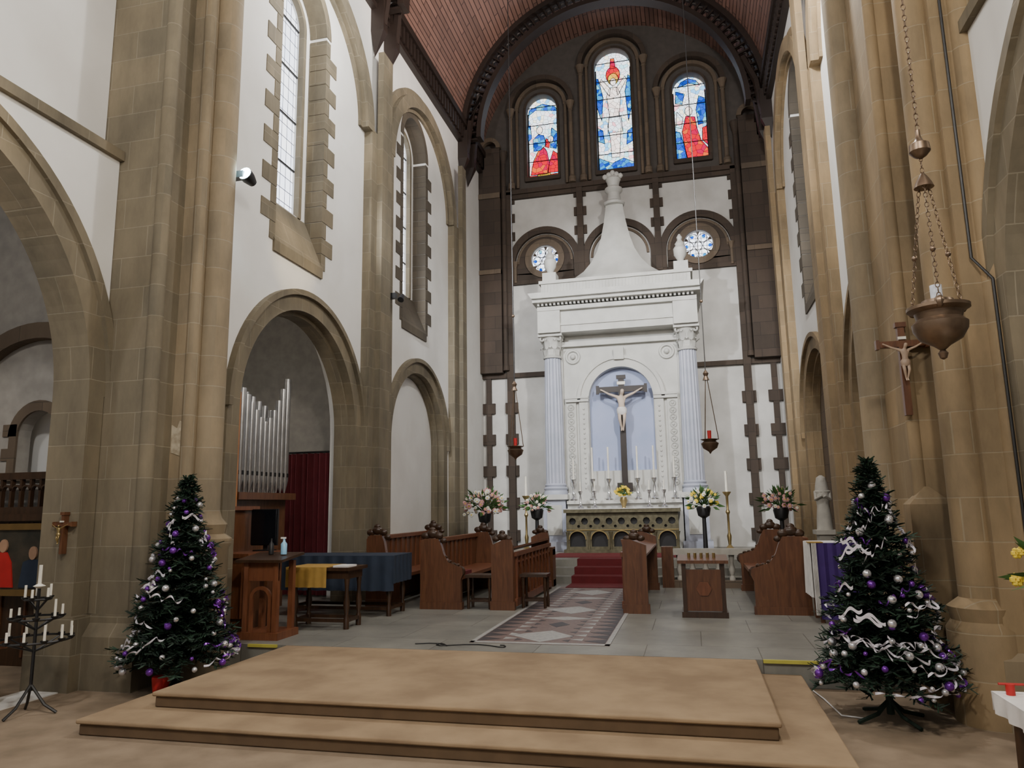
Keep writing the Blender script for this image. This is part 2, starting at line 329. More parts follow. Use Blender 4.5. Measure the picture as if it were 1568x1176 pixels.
# ---------------------------------------------------------------- side walls of chancel
def side(x0,n,nm,stn,tag,qm):
    W=lambda d: x0+n*d
    b=MB(); R1=1.62
    A1=archpoly(9.5,R1,-.1,2.95); A2=archpoly(14.1,1.5,.9,2.95); A1b=archpoly(9.5,1.95,-.1,2.95)
    w1=archpoly(9.2,.66,5.35,9.3); w2=archpoly(13.8,.66,5.35,9.3)
    b.plate([(7.15,0),(YE+.3,0),(YE+.3,12.0),(7.15,12.0)],[[(9.5-R1,.01),(9.5+R1,.01)]+A1[2:],A2,w1,w2],'x',W(0),W(-.3),WHITE)
    g1=archpoly(9.2,.43,6.15,9.3); g2=archpoly(13.8,.43,6.15,9.3)
    b.plate([(7.15,0),(YE+.3,0),(YE+.3,12.0),(7.15,12.0)],[[(7.55,.01),(11.45,.01)]+A1b[2:],g1,g2],'x',W(-.301),W(-.6),WHITE)
    b.finish('wall_'+nm,smooth=False)
    b=MB()
    def pil(y0,y1,z1,d=.16):
        b.box(W(-.02),W(d),y0,y1,PL,z1,stn)
        b.box(W(-.01),W(d+.08),y0-.06,y1+.06,PL,PL+.35,stn)
        b.box(W(-.01),W(d+.05),y0-.04,y1+.04,PL+.35,PL+.45,stn)
    pil(11.32,12.3,8.45); pil(16.0,16.95,8.45)
    b.box(W(.15),W(.26),11.55,11.97,PL,10.1,stn)
    b.box(W(.15),W(.26),16.35,16.65,PL,10.1,stn)
    for yc,R in ((9.35,2.05),(14.15,2.05)):
        b.ring(yc,8.4,R-.26,R,0,180,'x',W(-.02),W(.165),stn,36); b.ring(yc,8.4,R,R+.14,0,180,'x',W(-.02),W(.07),stn,36)
        b.ring(yc,8.4,R-.34,R-.26,0,180,'x',W(-.02),W(.05),stn,36)
    for yc,r1,dp in ((9.5,R1-.015,-.32),(14.1,1.485,-.245)):
        b.ring(yc,2.95,r1,r1+.22,0,180,'x',W(dp),W(.03),stn,40); b.ring(yc,2.95,r1+.22,r1+.30,0,180,'x',W(-.1),W(.09),stn,40)
        b.ring(yc,2.95,r1-.06,r1+.01,0,180,'x',W(dp),W(-.1),stn,40)
        for q in (-1,1):
            b.box(W(dp),W(.03),yc+q*r1,yc+q*(r1+.25),PL,2.95,stn); b.box(W(dp),W(-.1),yc+q*(r1-.06),yc+q*(r1+.01),PL,2.95,stn)
    b.box(W(-.3),W(.08),12.6,15.6,.85,.95,stn)
    for yc,m in ((9.2,stn),(13.8,qm)):
        z=5.35;i=0
        while z<9.15:
            w=.34 if i%2 else .12
            for q in (-1,1):
                b.box(W(-.29),W(.012),yc+q*.645,yc+q*(.66+w),z,z+.25,m)
            z+=.26;i+=1
        b.ring(yc,9.3,.645,.80,0,180,'x',W(-.29),W(.012),m,24)
        b.add([(W(.03),yc-.68,5.2),(W(.03),yc+.68,5.2),(W(.03),yc+.68,5.36),(W(.03),yc-.68,5.36),(W(-.29),yc-.68,6.13),(W(-.29),yc+.68,6.13),(W(-.29),yc-.68,5.2),(W(-.29),yc+.68,5.2)],
              [(0,1,2,3),(3,2,5,4),(0,3,4,6),(1,7,5,2),(0,6,7,1),(4,5,7,6)],m)
        b.ring(yc,9.3,.42,.5,0,180,'x',W(-.36),W(-.27),stn,20)
        for q in (-1,1): b.box(W(-.36),W(-.27),yc+q*.42,yc+q*.5,6.13,9.3,stn)
    b.finish('trim_'+nm+'_stonework',smooth=False)
    for k,yc in enumerate((9.2,13.8)):
        b=MB(); b.prism(archpoly(yc,.44,6.14,9.3),'x',W(-.40),W(-.42),G_CLR)
        for z in (6.9,7.7,8.5,9.3): b.box(W(-.37),W(-.39),yc-.44,yc+.44,z-.015,z+.015,BLACK)
        b.finish('window_%d'%(tag+k))
    b=MB(); b.prism(archpoly(14.1,1.5,.5,2.95),'x',W(-.25),W(-.29),WHITE if n>0 else DARKM); b.finish('arch_panel')  # right panel is dark: shade of an open arch put into its colour
    b=MB(); b.box(W(0),W(.22),7.6,YE,11.45,11.62,TIMB); b.box(W(0),W(.12),7.6,YE,11.0,11.1,TIMB)
    y=7.7
    while y<YE: b.box(W(0),W(.17),y,y+.09,11.1,11.45,TIMB); y+=.2
    b.finish('trim_'+nm+'_cornice',smooth=False)
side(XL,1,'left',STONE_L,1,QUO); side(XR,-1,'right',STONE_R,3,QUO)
# ---------------------------------------------------------------- crossing piers
def base(b,x0,x1,y0,y1,z,mat):
    b.box(x0-.14,x1+.14,y0-.14,y1+.14,z,z+.5,mat); b.frust((x0+x1)/2,(y0+y1)/2,z+.5,z+.62,(x1-x0)/2+.14,(y1-y0)/2+.14,(x1-x0)/2+.05,(y1-y0)/2+.05,mat)
    b.box(x0-.05,x1+.05,y0-.05,y1+.05,z+.62,z+.7,mat)
b=MB()
b.box(-6.4,-5.44,6.4,6.85,0,12.9,STONE_L); base(b,-5.95,-5.44,6.4,6.85,0,STONE_L)
b.lathe(-5.44,6.44,[(.08,.7),(.08,12.9)],STONE_L,14)
b.box(-6.38,-5.22,6.78,7.14,0,12.9,STONE); b.lathe(-5.26,6.82,[(.07,.7),(.07,12.9)],STONE,14)
b.lathe(-5.20,7.08,[(.27,.0),(.27,1.3),(.30,1.34),(.30,1.4),(.23,1.45),(.25,1.55),(.19,1.62),(.165,1.7),(.155,12.9)],STONE,24)
b.prism([(-5.42,2.32),(-5.30,2.28),(-5.24,2.42),(-5.25,2.62),(-5.33,2.66),(-5.36,2.58),(-5.43,2.62)],'y',6.772,6.781,PATCH)
b.finish('stone_pier')
b=MB()
b.box(2.2,2.85,6.4,7.1,0,12.9,STONE_R); base(b,2.3,2.46,6.5,6.8,0,STONE)
b.lathe(2.14,6.62,[(.26,0),(.26,.7),(.22,.76),(.24,.86),(.15,.93),(.14,12.9)],STONE_R,20); b.lathe(2.44,6.42,[(.1,.7),(.1,12.9)],STONE_R,14)
b.box(1.9,2.84,7.09,7.14,0,12.9,STONE_R); b.box(1.9,2.31,7.13,8.0,0,12.9,STONE_R); b.box(1.80,2.14,6.98,7.2,0,1.65,STONE_R); b.frust(1.97,7.09,1.65,1.8,.17,.11,.02,.02,STONE_R)
b.lathe(1.93,7.13,[(.06,1.7),(.06,12.9)],STONE_R,12)
b.lathe(1.86,8.0,[(.28,.0),(.28,1.3),(.2,1.45),(.16,1.6),(.16,12.9)],STONE,24)
b.finish('stone_pier')
b=MB(); b.ring(AX,11.2,3.62,5.6,0,180,'y',7.0,7.6,STONE,40); b.finish('trim_chancel_arch')
# nave walls
def nave(x0,n,nm):
    b=MB(); t=.4; a,c=x0,x0-n*t; RN=2.4
    b.plate([(-8,0),(6.39,0),(6.39,5.65),(-8,5.65)],[[(3.8-RN,.01),(3.8+RN,.01)]+archpoly(3.8,RN,0,2.9)[2:],[(-3.1-RN,.01),(-3.1+RN,.01)]+archpoly(-3.1,RN,0,2.9)[2:]],'x',a,c,WHITE)
    b.box(x0-n*.22,x0-n*t,-8,6.39,5.65,13,WHITE)
    b.finish('wall_nave_'+nm,smooth=False)
    b=MB()
    for yc in (3.8,-3.1):
        b.ring(yc,2.9,RN-.015,2.6,0,180,'x',x0+n*.03,x0-n*(t+.02),STONE_L,48); b.ring(yc,2.9,2.6,2.70,0,180,'x',x0+n*.08,x0-n*.1,STONE_L,48)
        for q in (-1,1):
            b.box(x0+n*.03,x0-n*(t+.02),yc+q*(RN-.015),yc+q*2.585,0,2.9,STONE_L)
            b.box(x0+n*.1,x0-n*(t+.05),yc+q*(RN-.07),yc+q*2.585,0,.7,STONE_L)
    pr=[(x0+n*.06,5.55),(x0-n*.24,5.55),(x0-n*.24,5.85),(x0+n*.06,5.66)]
    b.prism(pr,'y',-8,6.39,STONE_L)
    b.finish('trim_nave_'+nm,smooth=False)
nave(-6.0,1,'left'); nave(2.45,-1,'right')
# ---------------------------------------------------------------- ceiling
b=MB(); b.ring(AX,11.2,3.86,4.1,0,180,'y',7.6,YE+.3,CEIL,48); b.finish('ceiling')
b=MB(); b.ring(-1.8,11.6,5.0,5.2,0,180,'y',-8,7.3,CEIL,32); b.finish('ceiling_nave')
def truss(yc):
    b=MB(); zc=11.2
    b.ring(AX,zc,3.72,3.85,0,180,'y',yc-.2,yc+.2,TIMB,48); b.ring(AX,zc,3.30,3.42,0,180,'y',yc-.16,yc+.16,TIMB,48)
    for i in range(58):
        a=math.radians(1.5+i*177/57.); rr=3.57
        T=Matrix.Translation((AX+rr*cos(a),yc,zc+rr*sin(a)))@Matrix.Rotation(-a+pi/2,4,'Y')@Matrix.Rotation(pi/2,4,'X')
        b.torus((0,0,0),.1,.022,TIMB,T,8,4)
        T2=Matrix.Translation((AX+rr*cos(a+.027),yc,zc+rr*sin(a+.027)))@Matrix.Rotation(-(a+.027),4,'Y')
        b.box(-.16,.16,-.07,.07,-.02,.02,TIMB,T2)
    for s in (-1,1):
        X=AX+s*3.85
        for dy in (-.3,.3):
            b.box(X,X-s*.26,yc+dy-.09,yc+dy+.09,10.55,11.3,TIMB)
            b.add([(X,yc+dy-.09,10.55),(X,yc+dy+.09,10.55),(X-s*.26,yc+dy+.09,10.55),(X-s*.26,yc+dy-.09,10.55),(X-s*.05,yc+dy,10.05)],[(0,1,2,3),(0,4,1),(1,4,2),(2,4,3),(3,4,0)],TIMB)
            b.tube([(X-s*.2,yc+dy,10.7),(X-s*.3,yc+dy*.8,11.6),(X-s*.55,yc+dy*.6,12.3)],.08,TIMB,5)
    b.finish('roof_truss')
truss(11.9); truss(17.2); truss(8.0)
# ---------------------------------------------------------------- east wall
wc=[(AX,.5,10.75,13.88,.97,13.88),(AX-2.05,.44,10.8,12.85,.95,12.85),(AX+2.05,.44,10.8,12.85,.95,12.85)]
b=MB()
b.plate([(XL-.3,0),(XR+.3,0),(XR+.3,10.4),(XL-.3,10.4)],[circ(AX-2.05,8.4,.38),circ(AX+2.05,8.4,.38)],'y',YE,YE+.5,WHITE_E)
lun=[(XL-.3,10.4),(XR+.3,10.4)]+[(AX+4.0*cos(pi*i/30),11.2+4.0*sin(pi*i/30)) for i in range(31)]
b.plate(lun,[archpoly(c,h,z0,zs) for c,h,z0,zs,_,_ in wc],'y',YE,YE+.5,LUN)
b.finish('wall_back',smooth=False)
b=MB()
for c,h,z0,zs,R,_ in wc:
    b.ring(c,zs,R-.13,R,0,180,'y',YE-.22,YE,DARK,28); b.ring(c,zs,R-.3,R-.2,0,180,'y',YE-.13,YE,DARKM,28); b.ring(c,zs,h,h+.07,0,180,'y',YE-.06,YE,DARK,24)
    for q in (-1,1):
        b.box(c+q*h,c+q*(h+.07),YE-.06,YE,z0-.1,zs,DARK)
        xs=c+q*(R-.09)
        b.lathe(xs,YE-.2,[(.1,10.45),(.1,10.6),(.06,10.66),(.055,zs-.28),(.075,zs-.26),(.06,zs-.22),(.11,zs-.05),(.13,zs)],DARKM,12)
        xs=c+q*(R-.25); b.lathe(xs,YE-.1,[(.045,10.5),(.045,zs)],DARKM,10)
    b.box(c-h-.05,c+h+.05,YE-.1,YE,z0-.12,z0,DARK)
b.box(XL,XR,YE-.16,YE,10.32,10.45,DARK); b.box(XL,XR,YE-.1,YE,10.2,10.32,DARK)
for xc in (AX-3.05,AX+3.05):
    b.box(xc-.09,xc+.09,YE-.16,YE,SZ,10.4,DARK)
    b.lathe(xc+(.18 if xc<AX else -.18),YE-.1,[(.04,7.75),(.04,8.2),(.09,8.35)],DARKM,10)
for xc in (AX-1.03,AX+1.03):
    b.box(xc-.08,xc+.08,YE-.14,YE,7.75,10.4,DARK)
for xc in (AX-3.05,AX+3.05,AX-1.03,AX+1.03):
    for i in range(5):
        if i%2==0: b.box(xc-.17,xc+.17,YE-.05,YE,9.0+.27*i,9.25+.27*i,DARK)
for c in (AX-2.05,AX,AX+2.05):
    b.ring(c,8.3,.82,1.0,0,180,'y',YE-.12,YE,DARK,28); b.ring(c,8.3,.72,.78,0,180,'y',YE-.05,YE,DARKM,28)
    for q in (-1,1): b.box(c+q*.82,c+q*.98,YE-.12,YE,7.8,8.3,DARK)
for c in (AX-2.05,AX+2.05):
    b.ring(c,8.4,.38,.55,0,360,'y',YE-.08,YE,DARKM,32)
    b.box(c-.8,c+.8,YE-.03,YE,7.82,8.02,DARK)
    b.plate(archpoly(c,.8,8.0,8.3),[circ(c,8.4,.5)],'y',YE-.03,YE-.005,DARK)
b.box(XL,XR,YE-.1,YE,7.7,7.82,DARK); b.box(XL,XR,YE-.1,YE,5.12,5.24,DARK)
for s in (-1,1):
    X=AX+s*3.85; b.box(X,X-s*.62,YE-.3,YE,5.24,11.7,DARK); b.lathe(X-s*.7,YE-.2,[(.09,5.3),(.07,5.5),(.07,11.3),(.13,11.6)],DARK,12)
    b.box(X,X-s*.62,YE-.34,YE,8.0,8.12,DARKM); b.box(X,X-s*.62,YE-.34,YE,10.2,10.35,DARKM)
    b.ring(X-s*.33,11.7,.2,.32,0,180,'y',YE-.34,YE-.2,DARKM,16)
    for xc in (AX+s*3.05,AX+s*3.68):
        b.box(xc-.07,xc+.07,YE-.08,YE,SZ,5.15,DARK)
        z=.8;i=0
        while z<4.9:
            b.box(xc-.17,xc+.17,YE-.09,YE,z,z+.28,DARK)
            z+=.84
b.finish('trim_back_stonework',smooth=False)
# stained windows
def pane(k,c,h,z0,zs,shapes):
    b=MB(); y=YE+.2; b.prism(archpoly(c,h+.01,z0-.01,zs),'y',y,y+.02,G_ST)
    for j,(m,poly) in enumerate(shapes):
        b.prism([(c+u,z0+v) for u,v in poly],'y',y-.004-.003*j,y-.002-.003*j,m)
        n=len(poly)
        for i in range(n):
            u0,v0=poly[i];u1,v1=poly[(i+1)%n]; b.tube([(c+u0,y-.006-.003*j,z0+v0),(c+u1,y-.006-.003*j,z0+v1)],.009,G_DK,4)
    z=z0+.55
    while z<zs+h*.5: b.box(c-h,c+h,y-.08,y-.065,z-.01,z+.01,BLACK); z+=.55
    b.box(c-h,c-h+.03,y-.03,y,z0,zs,BLACK); b.box(c+h-.03,c+h,y-.03,y,z0,zs,BLACK)
    b.finish('window_%d'%k)
def ov(u,v,a,b2,n=14): return [(u+a*cos(2*pi*i/n),v+b2*sin(2*pi*i/n)) for i in range(n)]
pane(5,AX,.5,10.75,13.88,[
 (G_BL,[(-.5,0),(.5,0),(.5,.25),(.2,.42),(-.1,.3),(-.5,.5)]),(G_BL,[(-.5,2.1),(-.36,1.6),(-.3,2.3),(-.42,2.9),(-.5,2.9)]),(G_BL,[(.5,2.0),(.38,1.5),(.32,2.4),(.42,2.9),(.5,2.8)]),
 (G_BL,[(-.5,1.0),(-.3,.9),(-.34,1.3),(-.5,1.4)]),(G_BL,[(.5,.9),(.3,.8),(.34,1.2),(.5,1.3)]),
 (G_RD,ov(0,2.95,.2,.26)),(G_YE,ov(0,2.82,.15,.18)),(G_RD,[(-.08,3.15),(.08,3.15),(.05,3.45),(-.05,3.45)]),
 (G_FL,[(-.12,.45),(.1,.45),(.14,1.0),(.18,1.4),(.1,1.9),(-.1,1.9),(-.2,1.4),(-.14,1.0)]),(G_ST,[(-.2,1.2),(.22,1.2),(.18,1.65),(-.16,1.65)]),
 (G_FL,[(-.13,1.65),(.13,1.65),(.2,2.3),(.1,2.55),(-.1,2.55),(-.2,2.3)]),
 (G_FL,[(.12,2.3),(.38,2.75),(.33,2.85),(.08,2.52)]),(G_FL,[(-.12,2.3),(-.38,2.75),(-.33,2.85),(-.08,2.52)]),(G_FL,ov(0,2.72,.085,.12))])
pane(6,AX-2.05,.44,10.8,12.85,[(G_RD,[(-.43,.01),(.43,.01),(.42,.16),(-.42,.16)]),(G_YE,[(-.2,.05),(.2,.05),(.18,.2),(-.18,.2)]),(G_RD,[(-.38,.18),(.1,.18),(.16,.5),(.1,.85),(.0,1.0),(-.15,.9),(-.3,.6)]),(G_RD,[(.12,.2),(.42,.2),(.4,.75),(.28,.85),(.16,.5)]),
 (G_BL,[(-.28,.9),(-.1,.9),(.08,1.05),(.02,1.35),(-.14,1.4),(-.3,1.25)]),(G_RD,[(.05,1.0),(.16,.95),(.2,1.15),(.08,1.25)]),(G_BL,[(.2,.95),(.38,.9),(.42,1.4),(.25,1.55)]),(G_FL,ov(-.1,1.52,.09,.12)),(G_FL,ov(.22,1.2,.08,.11)),
 (G_BL,[(-.42,2.0),(-.2,2.15),(.1,2.1),(.42,2.05),(.38,2.18),(0,2.32),(-.38,2.18)]),(G_BL,[(-.43,1.2),(-.33,1.3),(-.36,1.7),(-.43,1.7)])])
pane(7,AX+2.05,.44,10.8,12.85,[(G_BL,[(-.43,.02),(-.14,.02),(-.2,.5),(-.3,.9),(-.43,.95)]),(G_RD,[(-.12,.03),(.43,.05),(.42,.35),(.25,.6),(.16,.95),(.12,1.3),(-.12,1.35),(-.24,.9),(-.2,.5)]),(G_RD,[(.42,.45),(.42,1.0),(.3,.95),(.28,.6)]),
 (G_BL,[(.2,1.05),(.43,1.1),(.43,1.8),(.25,1.9),(.16,1.5)]),(G_FL,ov(-.04,1.48,.1,.14)),(G_ST,[(-.4,1.05),(-.25,1.0),(-.2,1.3),(-.35,1.5)]),(G_BL,[(-.38,1.75),(-.2,1.7),(-.12,2.0),(-.35,2.1)]),(G_BL,[(-.3,2.2),(0,2.3),(.3,2.2),(.2,2.36),(0,2.44),(-.2,2.36)])])
for k,s in ((8,-1),(9,1)):
    c=AX+s*2.05; b=MB(); b.prism(circ(c,8.4,.39),'y',YE+.15,YE+.17,G_CLR)
    for i in range(6):
        a=i*pi/3; b.ring(c+.24*cos(a),8.4+.24*sin(a),.11,.125,0,360,'y',YE+.12,YE+.14,BLACK,14); b.prism(circ(c+.3*cos(a),8.4+.3*sin(a),.05,10),'y',YE+.14,YE+.148,G_BL)
        a+=pi/6; b.prism([(c+.39*cos(a-.12),8.4+.39*sin(a-.12)),(c+.39*cos(a+.12),8.4+.39*sin(a+.12)),(c+.27*cos(a),8.4+.27*sin(a))],'y',YE+.1,YE+.14,DARK)
    b.ring(c,8.4,.1,.115,0,360,'y',YE+.12,YE+.14,BLACK,20); b.finish('window_%d'%k)
# ---------------------------------------------------------------- reredos
RX=AX-.03; yf=17.45
b=MB()
b.box(RX-1.75,RX+1.75,18.0,YE-.17,SZ,5.95,PLA)
b.plate([(RX-1.6,1.9),(RX+1.6,1.9),(RX+1.6,5.94),(RX-1.6,5.94)],[archpoly(RX,.78,2.5,4.25)],'y',17.82,17.999,PLA)
b.ring(RX,4.25,.78,.98,0,180,'y',17.74,17.85,PLA,30); b.ring(RX,4.25,.98,1.06,0,180,'y',17.7,17.85,PLA,30)
for s in (-1,1):
    b.box(RX+s*.8,RX+s*1.02,17.74,17.85,1.95,4.2,PLA)
    b.box(RX+s*.785,RX+s*1.35,17.7,17.85,4.2,4.28,PLA); b.box(RX+s*.785,RX+s*1.35,17.68,17.85,4.28,4.34,PLA)
    b.box(RX+s*1.1,RX+s*1.35,17.76,17.85,1.95,4.2,PLA)
    z=2.2
    while z<4.1: b.torus((RX+s*1.225,17.755,z),.07,.02,PLA,Matrix.Rotation(pi/2,4,'X'),10,4); b.ball((RX+s*1.225,17.755,z),.035,PLA,6,4); z+=.17
    z=2.1
    while z<4.1: b.ball((RX+s*.91,17.74,z),.03,PLA,6,4); z+=.12
    b.torus((RX+s*1.15,17.8,5.35),.16,.035,PLA,Matrix.Rotation(pi/2,4,'X'),18,6); b.ball((RX+s*1.15,17.8,5.35),.07,PLA)
    b.box(RX+s*1.45-.05,RX+s*1.45+.05,17.74,17.85,1.95,5.6,PLA)
b.box(RX-.12,RX+.12,17.66,17.84,5.2,5.5,PLA)
b.prism(archpoly(RX,.79,2.4,4.25),'y',17.97,17.995,NICHE)
b.box(RX-1.6,RX+1.6,17.7,17.85,5.6,5.72,PLA)
for s in (-1,1):
    xc=RX+s*1.64
    b.box(xc-.27,xc+.27,yf-.05,18.0,SZ,1.9,LAV); b.box(xc-.33,xc+.33,yf-.12,18.0,SZ,.85,LAV); b.box(xc-.33,xc+.33,yf-.12,18.0,1.83,1.95,PLA)
    b.box(xc-.18,xc+.18,yf-.07,yf-.04,1.0,1.7,PLA)
    xy=(xc,yf+.22); prof=[(.29,1.95),(.29,2.02),(.27,2.05),(.3,2.1),(.25,2.14),(.27,2.18),(.235,2.22)]
    b.lathe(xy[0],xy[1],prof,LAV,24)
    vs=[];fs=[];N=72;zs=[2.22,3.4,4.6,5.33]; rr=[.235,.232,.215,.2]
    for z,r in zip(zs,rr):
        for k in range(N):
            a=2*pi*k/N; q=r*(1-.1*abs(sin(a*9))); vs.append((xy[0]+q*cos(a),xy[1]+q*sin(a),z))
    for j in range(3):
        for k in range(N): fs.append((j*N+k,j*N+(k+1)%N,(j+1)*N+(k+1)%N,(j+1)*N+k))
    b.add(vs,fs,LAV)
    b.lathe(xy[0],xy[1],[(.23,5.3),(.24,5.34),(.2,5.37),(.2,5.54),(.24,5.74),(.31,5.84)],PLA,20)
    for row,(z,rad,hh,n0) in enumerate(((5.37,.205,.2,0),(5.52,.215,.24,.5))):
        for k in range(8):
            a=2*pi*(k+n0)/8; T=Matrix.Translation((xy[0],xy[1],z))@Matrix.Rotation(a,4,'Z')
            b.add([(rad,-.06,0),(rad,.06,0),(rad+.02,.07,hh*.7),(rad+.02,-.07,hh*.7),(rad+.09,.04,hh),(rad+.09,-.04,hh),(rad+.1,0,hh*.8)],[(0,1,2,3),(3,2,4,5),(5,4,6)],PLA,T)
    for k in range(4):
        a=pi/4+k*pi/2; b.torus((xy[0]+.31*cos(a),xy[1]+.31*sin(a),5.78),.05,.025,PLA,Matrix.Rotation(a,4,'Z')@Matrix.Rotation(pi/2,4,'X'),10,6)
    b.box(xy[0]-.3,xy[0]+.3,xy[1]-.33,xy[1]+.3,5.82,5.89,PLA)
b.box(RX-1.34,RX+1.34,17.5,18.0,SZ,1.75,PLA); b.box(RX-1.34,RX+1.34,17.42,18.0,1.72,1.8,PLA); b.box(RX-1.34,RX+1.34,17.6,18.0,1.8,1.98,PLA)
w=1.86; D=-.06
b.box(RX-w,RX+w,yf-.12,YE-.17,5.95+D,6.12+D,PLA); b.box(RX-w-.03,RX+w+.03,yf-.15,YE-.17,6.12+D,6.18+D,PLA); b.box(RX-w,RX+w,yf-.1,YE-.17,6.18+D,6.5+D,PLA)
for s in (-1,1): b.box(RX+s*1.64-.28,RX+s*1.64+.28,yf-.2,yf,5.95+D,6.5+D,PLA)
b.box(RX-w-.06,RX+w+.06,yf-.22,YE-.17,6.5+D,6.6+D,PLA)
x=RX-w-.04
while x<RX+w: b.box(x,x+.05,yf-.27,yf-.1,6.62+D,6.68+D,PLA); x+=.10
b.box(RX-w-.15,RX+w+.15,yf-.38,YE-.17,6.68+D,6.76+D,PLA)
b.prism([(RX-w-.15,6.76+D),(RX+w+.15,6.76+D),(RX+w+.24,6.9+D),(RX-w-.24,6.9+D)],'y',yf-.48,YE-.17,PLA)
b.box(RX-w+.05,RX+w-.05,yf-.2,YE-.17,6.9+D,7.12,PLA); b.box(RX-w+.0,RX+w-.0,yf-.25,YE-.17,7.12,7.2,PLA)
x=RX-w+.1
while x<RX+w-.1: b.box(x,x+.035,yf-.22,yf-.18,6.92,7.1,PLA); x+=.08
prf=[(1.55,7.2),(1.5,7.27),(1.2,7.42),(.9,7.62),(.68,7.87),(.52,8.15),(.40,8.5),(.31,8.9),(.25,9.25),(.24,9.4)]
vs=[];fs=[];cy=18.2
for r,z in prf:
    for k in range(8):
        a=pi/8+k*pi/4; vs.append((RX+r*cos(a)*1.0,cy+r*sin(a)*.48,z))
for j in range(len(prf)-1):
    for k in range(8): fs.append((j*8+k,j*8+(k+1)%8,(j+1)*8+(k+1)%8,(j+1)*8+k))
b.add(vs,fs,PLA)
b.lathe(RX,cy,[(.26,9.38),(.28,9.44),(.19,9.5),(.16,9.7),(.23,9.78),(.23,9.84),(.14,9.9),(.16,10.0),(.2,10.1),(.12,10.18),(.05,10.22)],PLA,16)
for s in (-1,1):
    for q in range(3): b.ball((RX+s*.1*q,cy-.1,10.25-.05*q),.07,PLA,8,6)
    xc=RX+s*1.6
    b.box(xc-.17,xc+.17,yf-.2,yf+.2,7.2,7.42,PLA); b.lathe(xc,yf,[(.13,7.42),(.07,7.48),(.15,7.62),(.16,7.78),(.1,7.86),(.12,7.9),(.05,8.0),(.07,8.07),(.02,8.15)],PLA,16)
b.finish('reredos_canopy')
# altar
b=MB(); aw=1.24; ax0,ax1=RX-aw,RX+aw
b.box(ax0+.01,ax1-.01,16.75,17.38,SZ+.0,1.52,BLACK); st=2*aw/5
hl=[archpoly(ax0+st*(i+.5),.18,SZ+.14,.93,10) for i in range(5)]+[circ(ax0+.14+i*.275,1.33,.08,8) for i in range(9)]+[circ(ax0+.14+i*.275+.137,1.22,.035,6) for i in range(8)]
b.plate([(ax0,SZ+.05),(ax1,SZ+.05),(ax1,1.52),(ax0,1.52)],hl,'y',16.66,16.75,OLIVE)
for i in range(5): b.ring(ax0+st*(i+.5),.93,.18,.2,0,180,'y',16.63,16.67,GOLD,12)
for i in range(6): b.lathe(ax0+.02+i*(2*aw-.04)/5,16.66,[(.04,SZ+.05),(.025,SZ+.15),(.025,1.0),(.05,1.1)],OLIVE,8)
b.box(ax0,ax1,16.64,16.67,1.13,1.15,GOLD); b.box(ax0-.05,ax1+.05,16.58,17.40,1.52,1.6,OLIVE); b.box(ax0-.06,ax1+.06,16.6,16.76,SZ,SZ+.08,OLIVE)
b.box(ax0-.04,ax1+.04,16.57,17.39,1.6,1.612,CLW)
b.finish('altar')
AZ=1.612
b=MB(); b.box(RX-1.4,RX+1.3,15.3,16.58,SZ,SZ+.012,REDC); b.finish('altar_rug')
# crucifixes
def corpus(b,ox,oy,oz,S,mat,cloth,fy=-1):
    J=[((0,.03,.48),.075),((0,.04,.58),.058),((0,.05,.70),.085,.8),((0,.05,.80),.032),((.03,.09,.87),.05),((.035,.10,.94),.042),
       ((.12,.03,.78),.035),((.27,.02,.84),.026),((.42,0,.93),.018),((.475,0,.955),.02),
       ((-.12,.03,.78),.035),((-.27,.02,.84),.026),((-.42,0,.93),.018),((-.475,0,.955),.02),
       ((.055,.04,.44),.05),((.055,.10,.26),.038),((.018,.03,.06),.02),((.02,.09,0),.017),
       ((-.055,.04,.44),.05),((-.05,.10,.26),.038),((-.018,.03,.06),.02),((-.02,.09,0),.017)]
    E=[(0,1),(1,2),(2,3),(3,4),(4,5),(2,6),(6,7),(7,8),(8,9),(2,10),(10,11),(11,12),(12,13),(0,14),(14,15),(15,16),(16,17),(0,18),(18,19),(19,20),(20,21)]
    T=Matrix.Translation((ox,oy,oz))@Matrix.Diagonal((S,fy*S,S,1))
    skinned(J,E,T,b,mat)
    b.lathe(ox,oy+fy*.04*S,[(.085*S,oz+.36*S),(.11*S,oz+.4*S),(.115*S,oz+.48*S),(.09*S,oz+.53*S)],cloth,12,sy=.8)
def crucifix(x,y,z0,z1,za,hw,t,S,wmat,cmat,cloth):
    b=MB(); b.box(x-t,x+t,y-.03,y+.03,z0,z1,wmat); b.box(x-hw,x+hw,y-.028,y+.028,za-t,za+t,wmat)
    b.box(x-t*1.6,x+t*1.6,y-.04,y+.03,z1-.01,z1+t*1.2,wmat)
    for s in (-1,1): b.box(x+s*hw-t*.5,x+s*hw+t*.5,y-.035,y+.03,za-t*1.5,za+t*1.5,wmat)
    b.box(x-.09*S,x+.09*S,y-.045,y-.028,za+.1*S,za+.17*S,CREAM)
    corpus(b,x,y-.06,za-.955*S,S,cmat,cloth)
    return b
b=crucifix(RX+.03,17.7,2.2,4.72,4.46,.58,.07,1.08,TIMB,CORPW,CLW); b.box(RX-.15,RX+.2,17.62,17.78,1.98,2.2,TIMB); b.finish('altar_crucifix')
b=crucifix(1.88,7.03,2.42,3.22,3.06,.2,.028,.36,WOOD,CORP,CORP); b.finish('wall_crucifix')
b=crucifix(0,0,-.22,.17,.07,.11,.016,.2,WOOD,GOLD,GOLD); o=b.finish('wall_crucifix'); o.location=(-6.1,6.15,1.52)
